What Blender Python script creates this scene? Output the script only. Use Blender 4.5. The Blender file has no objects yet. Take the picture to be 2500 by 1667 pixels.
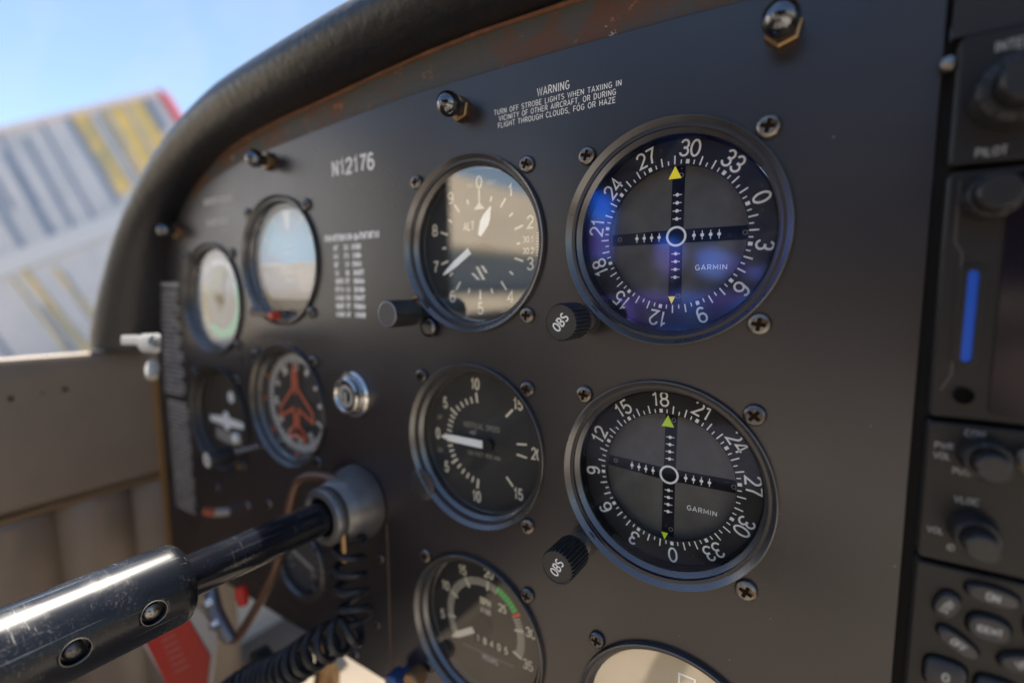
import bpy, bmesh, math, random
from math import sin, cos, pi, radians, hypot, atan2, sqrt
from mathutils import Matrix, Vector
random.seed(7)
MM = 0.001
scene = bpy.context.scene
COL = scene.collection

# ------------------------------------------------------------------ camera
F_PX = 1219.2                                  # focal length in pixels of the 2500 px wide picture
CAM = Vector((144.234, -183.263, -19.307))     # mm; the origin is the centre of the altimeter on the panel face
RIGHT = Vector((0.83464991, 0.55074708, -0.00609782)).normalized()
FWD = Vector((-0.54807334, 0.82939968, -0.10822105)).normalized()
DOWN = FWD.cross(RIGHT).normalized()
RIGHT = DOWN.cross(FWD).normalized()
cam = bpy.data.cameras.new('camera')
cam.sensor_width = 36.0
cam.lens = F_PX / 2500.0 * 36.0
cam.clip_start = 0.004
cam.clip_end = 6000.0
cam.dof.use_dof = True
cam.dof.focus_distance = 0.190
cam.dof.aperture_fstop = 3.3
cam.dof.aperture_blades = 9
camo = bpy.data.objects.new('camera', cam)
COL.objects.link(camo)
M = Matrix((( RIGHT.x, -DOWN.x, -FWD.x), (RIGHT.y, -DOWN.y, -FWD.y), (RIGHT.z, -DOWN.z, -FWD.z))).to_4x4()
M.translation = CAM * MM
camo.matrix_world = M
scene.camera = camo

# ------------------------------------------------------------------ light
SUN_DIR = Vector((-0.30, 0.16, 0.94)).normalized()      # towards the sun: high, ahead and to the left
world = bpy.data.worlds.new('World')
scene.world = world
world.use_nodes = True
wn = world.node_tree
bg = wn.nodes['Background']
sky = wn.nodes.new('ShaderNodeTexSky')
sky.sky_type = 'NISHITA'
sky.sun_disc = False
sky.sun_elevation = math.asin(SUN_DIR.z)
sky.sun_rotation = atan2(SUN_DIR.x, SUN_DIR.y)
sky.air_density = 1.1
sky.dust_density = 0.4
sky.ozone_density = 1.4
# thin streaks of high cloud
wtc = wn.nodes.new('ShaderNodeTexCoord')
wmp = wn.nodes.new('ShaderNodeMapping')
wmp.inputs['Rotation'].default_value = (0.5, 0.3, 0.7)
wmp.inputs['Scale'].default_value = (1.2, 7.0, 5.0)
wno = wn.nodes.new('ShaderNodeTexNoise')
wno.inputs['Scale'].default_value = 1.6
wno.inputs['Detail'].default_value = 5
wno.inputs['Distortion'].default_value = 0.6
wmr = wn.nodes.new('ShaderNodeMapRange')
wmr.inputs[1].default_value = 0.45
wmr.inputs[2].default_value = 0.75
wmr.inputs[4].default_value = 0.2
wmx = wn.nodes.new('ShaderNodeMix')
wmx.data_type = 'RGBA'
wmx.inputs[7].default_value = (4.6, 4.9, 5.4, 1)
wn.links.new(wtc.outputs['Generated'], wmp.inputs[0])
wn.links.new(wmp.outputs[0], wno.inputs[0])
wn.links.new(wno.outputs[0], wmr.inputs[0])
wn.links.new(wmr.outputs[0], wmx.inputs[0])
wn.links.new(sky.outputs[0], wmx.inputs[6])
wn.links.new(wmx.outputs[2], bg.inputs[0])
bg.inputs[1].default_value = 0.08
sun = bpy.data.lights.new('sun', 'SUN')
sun.energy = 4.8
sun.angle = radians(0.53)
sun.color = (1.0, 0.93, 0.82)
suno = bpy.data.objects.new('sun', sun)
COL.objects.link(suno)
suno.rotation_euler = (-SUN_DIR).to_track_quat('-Z', 'Y').to_euler()
scene.view_settings.view_transform = 'Standard'
scene.view_settings.look = 'None'
scene.view_settings.gamma = 1
scene.view_settings.use_curve_mapping = False
scene.view_settings.exposure = 1.25
scene.cycles.max_bounces = 10
scene.cycles.transparent_max_bounces = 12
scene.cycles.use_denoising = True


def at(x, y, Y=0.0):
    """point (mm) where the sight line through pixel x,y of the 2352x1568 view meets the plane at depth Y"""
    d = RIGHT * ((x * 1.0629 - 1250) / F_PX) + DOWN * ((y * 1.0629 - 833.5) / F_PX) + FWD
    return CAM + d * ((Y - CAM.y) / d.y)


def far(x, y, t):
    d = RIGHT * ((x * 1.0629 - 1250) / F_PX) + DOWN * ((y * 1.0629 - 833.5) / F_PX) + FWD
    return CAM + d * t


def atx(x, y, X):
    d = RIGHT * ((x * 1.0629 - 1250) / F_PX) + DOWN * ((y * 1.0629 - 833.5) / F_PX) + FWD
    return CAM + d * ((X - CAM.x) / d.x)


# ------------------------------------------------------------------ materials
def mat(name, color, rough=0.5, metal=0.0, spec=0.5, noise=None, bump=None, coat=0.0, rough_noise=None, emit=None, speck=None):
    """noise=(scale, colour2, lo, hi)  bump=(scale, strength, dist_mm)  rough_noise=(scale, amount) speck=(scale, colour, threshold)"""
    m = bpy.data.materials.new(name)
    m.use_nodes = True
    nt = m.node_tree
    b = nt.nodes['Principled BSDF']
    b.inputs['Base Color'].default_value = (*color, 1)
    b.inputs['Roughness'].default_value = rough
    b.inputs['Metallic'].default_value = metal
    b.inputs['Specular IOR Level'].default_value = spec
    b.inputs['Coat Weight'].default_value = coat
    b.inputs['Coat Roughness'].default_value = 0.12
    tc = nt.nodes.new('ShaderNodeTexCoord')
    out = None
    if noise:
        n = nt.nodes.new('ShaderNodeTexNoise')
        n.inputs['Scale'].default_value = noise[0]
        n.inputs['Detail'].default_value = 6
        n.inputs['Roughness'].default_value = 0.62
        nt.links.new(tc.outputs['Object'], n.inputs['Vector'])
        r = nt.nodes.new('ShaderNodeMapRange')
        r.inputs[1].default_value = noise[2]
        r.inputs[2].default_value = noise[3]
        nt.links.new(n.outputs[0], r.inputs[0])
        mx = nt.nodes.new('ShaderNodeMix')
        mx.data_type = 'RGBA'
        mx.inputs[6].default_value = (*color, 1)
        mx.inputs[7].default_value = (*noise[1], 1)
        nt.links.new(r.outputs[0], mx.inputs[0])
        out = mx.outputs[2]
    if speck:
        n = nt.nodes.new('ShaderNodeTexNoise')
        n.inputs['Scale'].default_value = speck[0]
        n.inputs['Detail'].default_value = 3
        nt.links.new(tc.outputs['Object'], n.inputs['Vector'])
        r = nt.nodes.new('ShaderNodeMapRange')
        r.inputs[1].default_value = speck[2]
        r.inputs[2].default_value = speck[2] + 0.03
        nt.links.new(n.outputs[0], r.inputs[0])
        mx = nt.nodes.new('ShaderNodeMix')
        mx.data_type = 'RGBA'
        if out:
            nt.links.new(out, mx.inputs[6])
        else:
            mx.inputs[6].default_value = (*color, 1)
        mx.inputs[7].default_value = (*speck[1], 1)
        nt.links.new(r.outputs[0], mx.inputs[0])
        out = mx.outputs[2]
    if out:
        nt.links.new(out, b.inputs['Base Color'])
    if rough_noise:
        n = nt.nodes.new('ShaderNodeTexNoise')
        n.inputs['Scale'].default_value = rough_noise[0]
        n.inputs['Detail'].default_value = 5
        nt.links.new(tc.outputs['Object'], n.inputs['Vector'])
        r = nt.nodes.new('ShaderNodeMapRange')
        r.inputs[1].default_value = 0.3
        r.inputs[2].default_value = 0.7
        r.inputs[3].default_value = max(0.02, rough - rough_noise[1])
        r.inputs[4].default_value = min(1, rough + rough_noise[1])
        nt.links.new(n.outputs[0], r.inputs[0])
        nt.links.new(r.outputs[0], b.inputs['Roughness'])
    if bump:
        n = nt.nodes.new('ShaderNodeTexNoise')
        n.inputs['Scale'].default_value = bump[0]
        n.inputs['Detail'].default_value = 4
        nt.links.new(tc.outputs['Object'], n.inputs['Vector'])
        bn = nt.nodes.new('ShaderNodeBump')
        bn.inputs['Strength'].default_value = bump[1]
        bn.inputs['Distance'].default_value = bump[2] * MM
        nt.links.new(n.outputs[0], bn.inputs['Height'])
        nt.links.new(bn.outputs[0], b.inputs['Normal'])
    if emit:
        b.inputs['Emission Color'].default_value = (*emit[0], 1)
        b.inputs['Emission Strength'].default_value = emit[1]
    return m


def glass_mat(name, tint=(1, 1, 1), boost=1.0, base=0.0, smudge=0.0, rough=0.0, tint2=None):
    """thin cover glass: clear, with a mirror reflection that grows towards grazing angles"""
    m = bpy.data.materials.new(name)
    m.use_nodes = True
    nt = m.node_tree
    nt.nodes.remove(nt.nodes['Principled BSDF'])
    o = nt.nodes['Material Output']
    tr = nt.nodes.new('ShaderNodeBsdfTransparent')
    tr.inputs[0].default_value = (0.93, 0.94, 0.94, 1)
    gl = nt.nodes.new('ShaderNodeBsdfAnisotropic')
    gl.inputs['Color'].default_value = (*tint, 1)
    gl.inputs['Roughness'].default_value = rough
    fr = nt.nodes.new('ShaderNodeFresnel')
    fr.inputs[0].default_value = 1.5
    ma = nt.nodes.new('ShaderNodeMath')
    ma.operation = 'MULTIPLY_ADD'
    ma.use_clamp = True
    ma.inputs[1].default_value = boost
    ma.inputs[2].default_value = base
    nt.links.new(fr.outputs[0], ma.inputs[0])
    mi_ = nt.nodes.new('ShaderNodeMath')
    mi_.operation = 'MINIMUM'
    mi_.inputs[1].default_value = 0.6 if tint2 else 1.0
    nt.links.new(ma.outputs[0], mi_.inputs[0])
    ma = mi_
    sc_ = nt.nodes.new('ShaderNodeVectorMath')
    sc_.operation = 'SCALE'
    sc_.inputs[0].default_value = tint
    if tint2:
        # the coating's colour drifts over the glass
        tc2 = nt.nodes.new('ShaderNodeTexCoord')
        n3 = nt.nodes.new('ShaderNodeTexNoise')
        n3.inputs['Scale'].default_value = 38
        n3.inputs['Detail'].default_value = 2
        r3_ = nt.nodes.new('ShaderNodeMapRange')
        r3_.inputs[1].default_value = 0.42
        r3_.inputs[2].default_value = 0.6
        m3 = nt.nodes.new('ShaderNodeMix')
        m3.data_type = 'RGBA'
        m3.inputs[6].default_value = (*tint, 1)
        m3.inputs[7].default_value = (*tint2, 1)
        nt.links.new(tc2.outputs['Object'], n3.inputs['Vector'])
        nt.links.new(n3.outputs[0], r3_.inputs[0])
        nt.links.new(r3_.outputs[0], m3.inputs[0])
        nt.links.new(m3.outputs[2], sc_.inputs[0])
    nt.links.new(ma.outputs[0], sc_.inputs['Scale'])
    nt.links.new(sc_.outputs[0], gl.inputs['Color'])
    mx = nt.nodes.new('ShaderNodeAddShader')
    nt.links.new(tr.outputs[0], mx.inputs[0])
    nt.links.new(gl.outputs[0], mx.inputs[1])
    last = mx.outputs[0]
    if smudge:
        df = nt.nodes.new('ShaderNodeBsdfDiffuse')
        df.inputs[0].default_value = (0.6, 0.62, 0.66, 1)
        tc = nt.nodes.new('ShaderNodeTexCoord')
        n1 = nt.nodes.new('ShaderNodeTexNoise')
        n1.inputs['Scale'].default_value = 45
        n1.inputs['Detail'].default_value = 8
        n1.inputs['Distortion'].default_value = 1.5
        n2 = nt.nodes.new('ShaderNodeTexNoise')
        n2.inputs['Scale'].default_value = 900
        n2.inputs['Detail'].default_value = 2
        for n in (n1, n2):
            nt.links.new(tc.outputs['Object'], n.inputs['Vector'])
        r1 = nt.nodes.new('ShaderNodeMapRange')
        r1.inputs[1].default_value = 0.45
        r1.inputs[2].default_value = 0.75
        r1.inputs[4].default_value = smudge * 1.6
        r2 = nt.nodes.new('ShaderNodeMapRange')
        r2.inputs[1].default_value = 0.7
        r2.inputs[2].default_value = 0.76
        r2.inputs[4].default_value = 0.35
        nt.links.new(n1.outputs[0], r1.inputs[0])
        nt.links.new(n2.outputs[0], r2.inputs[0])
        ad = nt.nodes.new('ShaderNodeMath')
        ad.operation = 'ADD'
        nt.links.new(r1.outputs[0], ad.inputs[0])
        nt.links.new(r2.outputs[0], ad.inputs[1])
        m2 = nt.nodes.new('ShaderNodeMixShader')
        nt.links.new(ad.outputs[0], m2.inputs[0])
        nt.links.new(last, m2.inputs[1])
        nt.links.new(df.outputs[0], m2.inputs[2])
        last = m2.outputs[0]
    nt.links.new(last, o.inputs[0])
    return m


PANEL = mat('panel_paint', (0.011, 0.009, 0.0150), 0.32, spec=1.0, noise=(7, (0.019, 0.0155, 0.0195), .35, .7), bump=(2600, 0.25, 0.05),
            rough_noise=(11, 0.08), speck=(520, (0.14, 0.13, 0.125), 0.775))
SUBPANEL = mat('lower_panel_paint', (0.016, 0.016, 0.017), 0.5, spec=0.4, bump=(1800, 0.2, 0.05), noise=(30, (0.022, 0.021, 0.02), .4, .7))
BEZEL = mat('bezel_anodised', (0.155, 0.155, 0.16), 0.3, 0.85, spec=0.5, bump=(3000, 0.1, 0.02), rough_noise=(90, 0.05))
BEZEL_DULL = mat('dull_bezel_paint', (0.07, 0.07, 0.072), 0.42, 0.6, spec=0.5, bump=(2500, 0.2, 0.04))
WELL = mat('instrument_well', (0.004, 0.004, 0.004), 0.8, spec=0.1)
FACE = mat('dial_black', (0.012, 0.012, 0.013), 0.6, spec=0.3, noise=(60, (0.02, 0.02, 0.02), .4, .7))
FACE_GREY = mat('dial_grey', (0.03, 0.031, 0.032), 0.6, spec=0.3)
PLATE = mat('dial_plate', (0.11, 0.105, 0.095), 0.55, spec=0.3, noise=(40, (0.065, 0.063, 0.058), .4, .7))
CROSS = mat('cross_slot', (0.003, 0.004, 0.010), 0.6, spec=.15)
WHITE = mat('white_print', (0.88, 0.88, 0.86), 0.55)
PRINT = mat('panel_engraving', (0.9, 0.88, 0.84), 0.6)
CREAM = mat('cream_print', (0.82, 0.75, 0.58), 0.55)
NEEDLE = mat('needle_white', (0.85, 0.85, 0.82), 0.45)
YELLOW = mat('yellow_marker', (0.85, 0.72, 0.03), 0.45, emit=((0.85, 0.7, 0.02), 0.1))  # slight emission added to brighten the marker, which is no lamp
LIME = mat('lime_marker', (0.6, 0.85, 0.03), 0.45)
GREEN = mat('green_arc', (0.02, 0.5, 0.08), 0.5)
REDM = mat('red_mark', (0.75, 0.04, 0.02), 0.5)
ORANGE = mat('orange_outline', (0.62, 0.13, 0.06), 0.5)
SCREW = mat('aged_steel', (0.3, 0.29, 0.28), 0.38, 1.0, noise=(260, (0.09, 0.055, 0.035), .45, .62), bump=(700, 0.3, 0.05))
RUSTSCREW = mat('rusted_steel', (0.3, 0.29, 0.27), 0.42, 1.0, noise=(300, (0.12, 0.075, 0.045), .45, .62), bump=(700, 0.4, 0.06))
DARKSCREW = mat('black_screw', (0.17, 0.17, 0.18), 0.3, 0.9, noise=(260, (0.08, 0.07, 0.06), .45, .62), bump=(600, 0.2, 0.04))
RECESS = mat('screw_recess', (0.016, 0.009, 0.006), 0.9, spec=0.1)
BRASS = mat('brass', (0.3, 0.2, 0.11), 0.4, 1.0, noise=(200, (0.2, 0.12, 0.06), .45, .7))
CHROME = mat('chrome', (0.62, 0.62, 0.63), 0.12, 1.0, noise=(150, (0.4, 0.4, 0.4), .5, .7))
GLOSSBLACK = mat('gloss_black', (0.01, 0.01, 0.012), 0.09, spec=0.8, coat=0.6)
KNOB = mat('knob_plastic', (0.02, 0.02, 0.021), 0.36, spec=0.5, bump=(900, 0.25, 0.05), speck=(600, (0.16, 0.16, 0.16), 0.74))
KNOBCAP = mat('knob_cap', (0.045, 0.043, 0.04), 0.45, bump=(1200, 0.2, 0.05))
RUBBER = mat('black_rubber', (0.016, 0.017, 0.02), 0.42, spec=0.5)
LEATHER = mat('padded_leather', (0.008, 0.0095, 0.015), 0.4, spec=0.75, bump=(210, 0.6, 0.9), noise=(60, (0.013, 0.013, 0.016), .4, .7))
TAN = mat('tan_leather', (0.235, 0.178, 0.13), 0.45, spec=0.5, noise=(14, (0.19, 0.145, 0.108), .35, .7), bump=(500, 0.3, 0.2))
TANDARK = mat('tan_seam', (0.2, 0.115, 0.045), 0.6)
GREYTAN = mat('footwell_carpet', (0.25, 0.21, 0.165), 0.85, noise=(18, (0.19, 0.16, 0.125), .35, .7), bump=(400, 0.5, 0.6))
CAST = mat('cast_metal', (0.19, 0.19, 0.2), 0.36, 0.7, bump=(500, 0.35, 0.12), noise=(60, (0.16, 0.15, 0.14), .4, .7))
COPPER = mat('brown_rod', (0.15, 0.085, 0.06), 0.36, 0.5)
GLASS = glass_mat('cover_glass', (1, 0.98, 0.95), 5.2, 0.03)
GLASS_MID = glass_mat('window_glass', (1, 0.98, 0.95), 1.2, 0.0)
GLASS_SOFT = glass_mat('plain_glass', (1, 0.98, 0.95), 1.3, 0.0)
GLASS_VOR = glass_mat('coated_glass', (0.035, 0.2, 1.0), 13.0, -0.1, smudge=0.04, rough=0.06, tint2=(0.07, 0.06, 0.42))
GLASS_VOR2 = glass_mat('clean_coated_glass', (0.3, 0.35, 0.7), 0.7, 0.0, smudge=0.012)
RADIO = mat('radio_plastic', (0.018, 0.0165, 0.0165), 0.42, spec=0.35, bump=(1600, 0.2, 0.05))
SCREEN = mat('dark_screen', (0.01, 0.008, 0.016), 0.12, spec=0.6)


def column_steel(wear=1.0, rough=0.2, name='worn_black_paint'):
    """black gloss paint on the control column, worn: scratches along and around it, dust and small chips"""
    m = mat(name, (0.008, 0.009, 0.013), rough, spec=0.5, coat=0.0)
    nt = m.node_tree
    b = nt.nodes['Principled BSDF']
    tc = nt.nodes.new('ShaderNodeTexCoord')
    def layer(scale3, sc, lo, hi, detail=6):
        mp = nt.nodes.new('ShaderNodeMapping')
        mp.inputs['Scale'].default_value = scale3
        mp.inputs['Rotation'].default_value = (0.1, 0.2, 0.15)
        nt.links.new(tc.outputs['Object'], mp.inputs[0])
        n = nt.nodes.new('ShaderNodeTexNoise')
        n.inputs['Scale'].default_value = sc
        n.inputs['Detail'].default_value = detail
        n.inputs['Roughness'].default_value = 0.7
        nt.links.new(mp.outputs[0], n.inputs[0])
        r = nt.nodes.new('ShaderNodeMapRange')
        r.inputs[1].default_value = lo
        r.inputs[2].default_value = hi
        nt.links.new(n.outputs[0], r.inputs[0])
        return r.outputs[0]
    scuff = layer((1, 1, 1), 60, .5, .68)
    fine = layer((1, 1, 1), 900, .55, .68, 3)
    along = layer((1, 0.015, 1), 520, .66, .70, 3)
    around = layer((0.10, 1, 0.10), 800, .62, .68, 3)
    def mul(a, c):
        x = nt.nodes.new('ShaderNodeMath')
        x.operation = 'MULTIPLY'
        nt.links.new(a, x.inputs[0])
        if isinstance(c, float):
            x.inputs[1].default_value = c
        else:
            nt.links.new(c, x.inputs[1])
        return x.outputs[0]
    def add(a, c):
        x = nt.nodes.new('ShaderNodeMath')
        x.operation = 'ADD'
        x.use_clamp = True
        nt.links.new(a, x.inputs[0])
        nt.links.new(c, x.inputs[1])
        return x.outputs[0]
    f = mul(add(add(mul(mul(scuff, fine), 0.4), mul(along, 0.8)), mul(mul(around, scuff), 0.8)), float(wear))
    mx = nt.nodes.new('ShaderNodeMix')
    mx.data_type = 'RGBA'
    mx.inputs[6].default_value = (0.008, 0.009, 0.013, 1)
    mx.inputs[7].default_value = (0.34, 0.33, 0.31, 1)
    nt.links.new(f, mx.inputs[0])
    nt.links.new(mx.outputs[2], b.inputs['Base Color'])
    r = nt.nodes.new('ShaderNodeMapRange')
    r.inputs[3].default_value = rough
    r.inputs[4].default_value = rough + 0.16 * wear
    nt.links.new(scuff, r.inputs[0])
    nt.links.new(r.outputs[0], b.inputs['Roughness'])
    return m


def rust_strip():
    """old painted metal edge: grey paint, brown primer and rust showing along it, pale chips"""
    m = mat('worn_edge_metal', (0.07, 0.07, 0.065), 0.55, bump=(300, 0.5, 0.3))
    nt = m.node_tree
    b = nt.nodes['Principled BSDF']
    tc = nt.nodes.new('ShaderNodeTexCoord')
    def nz(sc, lo, hi, det=6, st=None):
        n = nt.nodes.new('ShaderNodeTexNoise')
        n.inputs['Scale'].default_value = sc
        n.inputs['Detail'].default_value = det
        n.inputs['Roughness'].default_value = 0.7
        if st:
            mp = nt.nodes.new('ShaderNodeMapping')
            mp.inputs['Scale'].default_value = st
            nt.links.new(tc.outputs['Object'], mp.inputs[0])
            nt.links.new(mp.outputs[0], n.inputs[0])
        else:
            nt.links.new(tc.outputs['Object'], n.inputs[0])
        r = nt.nodes.new('ShaderNodeMapRange')
        r.inputs[1].default_value = lo
        r.inputs[2].default_value = hi
        nt.links.new(n.outputs[0], r.inputs[0])
        return r.outputs[0]
    col = None
    for f, c in ((nz(34, .5, .58), (0.11, 0.05, 0.028)), (nz(80, .6, .63, 8), (0.3, 0.12, 0.05)), (nz(90, .66, .68, 6, (.7, 1, .8)), (0.42, 0.37, 0.3))):
        mx = nt.nodes.new('ShaderNodeMix')
        mx.data_type = 'RGBA'
        if col:
            nt.links.new(col, mx.inputs[6])
        else:
            mx.inputs[6].default_value = (0.07, 0.066, 0.06, 1)
        mx.inputs[7].default_value = (*c, 1)
        nt.links.new(f, mx.inputs[0])
        col = mx.outputs[2]
    nt.links.new(col, b.inputs['Base Color'])
    return m


PIVOT = mat('pivot_ring', (0.22, 0.2, 0.17), .5)
PANEL.node_tree.nodes['Principled BSDF'].inputs['IOR'].default_value = 1.78
PANEL.node_tree.nodes['Principled BSDF'].inputs['Specular IOR Level'].default_value = 0.5
COLUMN = column_steel(1.0, .27)
SHAFT = column_steel(.25, .1, 'gloss_black_paint')
RUST = rust_strip()
RUSTBROWN = mat('bare_rust', (0.14, 0.06, 0.032), 0.7, noise=(110, (0.2, 0.085, 0.04), .5, .65), bump=(500, 0.6, 0.4))


# ------------------------------------------------------------------ mesh helpers (all lengths in mm)
class MB:
    def __init__(self):
        self.v, self.f, self.m = [], [], []

    def add(self, verts, faces, mi=0):
        o = len(self.v)
        self.v += [tuple(p) for p in verts]
        self.f += [tuple(o + i for i in f) for f in faces]
        self.m += [mi] * len(faces)
        return self

    def box(self, x0, x1, y0, y1, z0, z1, mi=0):
        v = [(x, y, z) for x in (x0, x1) for y in (y0, y1) for z in (z0, z1)]
        f = [(0, 1, 3, 2), (4, 6, 7, 5), (0, 4, 5, 1), (2, 3, 7, 6), (0, 2, 6, 4), (1, 5, 7, 3)]
        return self.add(v, f, mi)

    def lathe(self, prof, c=(0, 0), n=96, mi=0, closed=False, wob=None):
        """profile of (radius, height towards the viewer) around an axis square to the panel"""
        v, f = [], []
        for k in range(n):
            a = 2 * pi * k / n
            for r, h in prof:
                rr = r if wob is None else r + wob(a, r, h)
                v.append((c[0] + rr * cos(a), -h, c[1] + rr * sin(a)))
        P = len(prof)
        for k in range(n):
            k2 = (k + 1) % n
            for i in range(P - (0 if closed else 1)):
                j = (i + 1) % P
                f.append((k * P + i, k * P + j, k2 * P + j, k2 * P + i))
        if not closed:
            if prof[0][0] > 1e-6 and getattr(self, 'cap0', False):
                f.append(tuple(k * P for k in range(n)))
        return self.add(v, f, mi)

    def disc(self, r, h, c=(0, 0), n=96, mi=0):
        v = [(c[0] + r * cos(2 * pi * k / n), -h, c[1] + r * sin(2 * pi * k / n)) for k in range(n)]
        return self.add(v, [tuple(range(n))], mi)

    def poly(self, pts, h, t=0.0, mi=0):
        """flat shape from (x,z) points, facing the viewer at height h, with thickness t behind"""
        n = len(pts)
        v = [(x, -h, z) for x, z in pts]
        f = [tuple(range(n))]
        if t:
            v += [(x, -h + t, z) for x, z in pts]
            f += [tuple(range(2 * n - 1, n - 1, -1))]
            f += [(i, i + n, (i + 1) % n + n, (i + 1) % n) for i in range(n)]
        return self.add(v, f, mi)

    def tube(self, path, r, n=16, mi=0, caps=True):
        """round bar along 3-D points; r a number or one per point"""
        P = [Vector(p) for p in path]
        L = len(P)
        rs = r if isinstance(r, (list, tuple)) else [r] * L
        up = None
        v = []
        for i in range(L):
            t = (P[min(i + 1, L - 1)] - P[max(i - 1, 0)]).normalized()
            if up is None:
                up = Vector((0, 0, 1)) if abs(t.z) < 0.9 else Vector((1, 0, 0))
            s = t.cross(up).normalized()
            up = s.cross(t).normalized()
            for k in range(n):
                a = 2 * pi * k / n
                v.append(P[i] + (s * cos(a) + up * sin(a)) * rs[i])
        f = [(i * n + k, i * n + (k + 1) % n, (i + 1) * n + (k + 1) % n, (i + 1) * n + k) for i in range(L - 1) for k in range(n)]
        if caps:
            f += [tuple(range(n - 1, -1, -1)), tuple((L - 1) * n + k for k in range(n))]
        return self.add(v, f, mi)

    def ribbon(self, pts, w, h, mi=0, closed=False):
        """flat printed stroke through (x,z) points"""
        P = [Vector(p) for p in pts]
        n = len(P)
        if n < 2:
            return self
        v = []
        for i in range(n):
            a = P[i - 1] if (i > 0 or closed) else None
            b = P[(i + 1) % n] if (i < n - 1 or closed) else None
            d1 = (P[i] - a).normalized() if a is not None else None
            d2 = (b - P[i]).normalized() if b is not None else None
            if d1 is None:
                d1 = d2
            if d2 is None:
                d2 = d1
            t = d1 + d2
            t = d1 if t.length < 1e-4 else t.normalized()
            nn = Vector((-t.y, t.x))
            k = max(0.45, abs(nn.dot(Vector((-d1.y, d1.x)))))
            o = nn * (w / 2 / k)
            v.append((P[i].x + o.x, -h, P[i].y + o.y))
            v.append((P[i].x - o.x, -h, P[i].y - o.y))
        f = [(2 * i, 2 * i + 1, 2 * i + 3, 2 * i + 2) for i in range(n - 1)]
        if closed:
            f.append((2 * n - 2, 2 * n - 1, 1, 0))
        return self.add(v, f, mi)

    def arc(self, r, a0, a1, w, h, c=(0, 0), mi=0, n=None):
        """clock angles in degrees, 0 up, clockwise"""
        n = n or max(4, int(abs(a1 - a0) / 4))
        pts = [(c[0] + r * sin(radians(a0 + (a1 - a0) * i / n)), c[1] + r * cos(radians(a0 + (a1 - a0) * i / n))) for i in range(n + 1)]
        return self.ribbon(pts, w, h, mi)

    def build(self, name, mats, parent=None, smooth=True, loc=None, sharp=35):
        me = bpy.data.meshes.new(name)
        me.from_pydata([(x * MM, y * MM, z * MM) for x, y, z in self.v], [], self.f)
        if not isinstance(mats, (list, tuple)):
            mats = [mats]
        for m in mats:
            me.materials.append(m)
        me.polygons.foreach_set('material_index', self.m)
        bm = bmesh.new()
        bm.from_mesh(me)
        bmesh.ops.recalc_face_normals(bm, faces=bm.faces)
        if smooth:
            for f in bm.faces:
                f.smooth = True
            lim = radians(sharp)
            for e in bm.edges:
                if len(e.link_faces) == 2 and e.calc_face_angle(0) > lim:
                    e.smooth = False
        bm.to_mesh(me)
        bm.free()
        o = bpy.data.objects.new(name, me)
        COL.objects.link(o)
        if parent is not None:
            o.parent = parent
        if loc is not None:
            o.location = Vector(loc) * MM
        return o


def tag(o, label=None, cat=None, group=None, kind=None):
    if label: o['label'] = label
    if cat: o['category'] = cat
    if group: o['group'] = group
    if kind: o['kind'] = kind
    return o


def thing(name, label, cat, loc=(0, 0, 0), group=None):
    o = bpy.data.objects.new(name, None)
    o.empty_display_size = 0.01
    COL.objects.link(o)
    o.location = Vector(loc) * MM
    return tag(o, label, cat, group)


# ------------------------------------------------------------------ engraving alphabet: strokes in a cell 1 high
def A(cx, cy, rx, ry, a0, a1, n=14):
    n = max(3, int(abs(a1 - a0) / 360 * 28))
    return [(cx + rx * cos(radians(a0 + (a1 - a0) * i / n)), cy + ry * sin(radians(a0 + (a1 - a0) * i / n))) for i in range(n + 1)]


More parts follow.
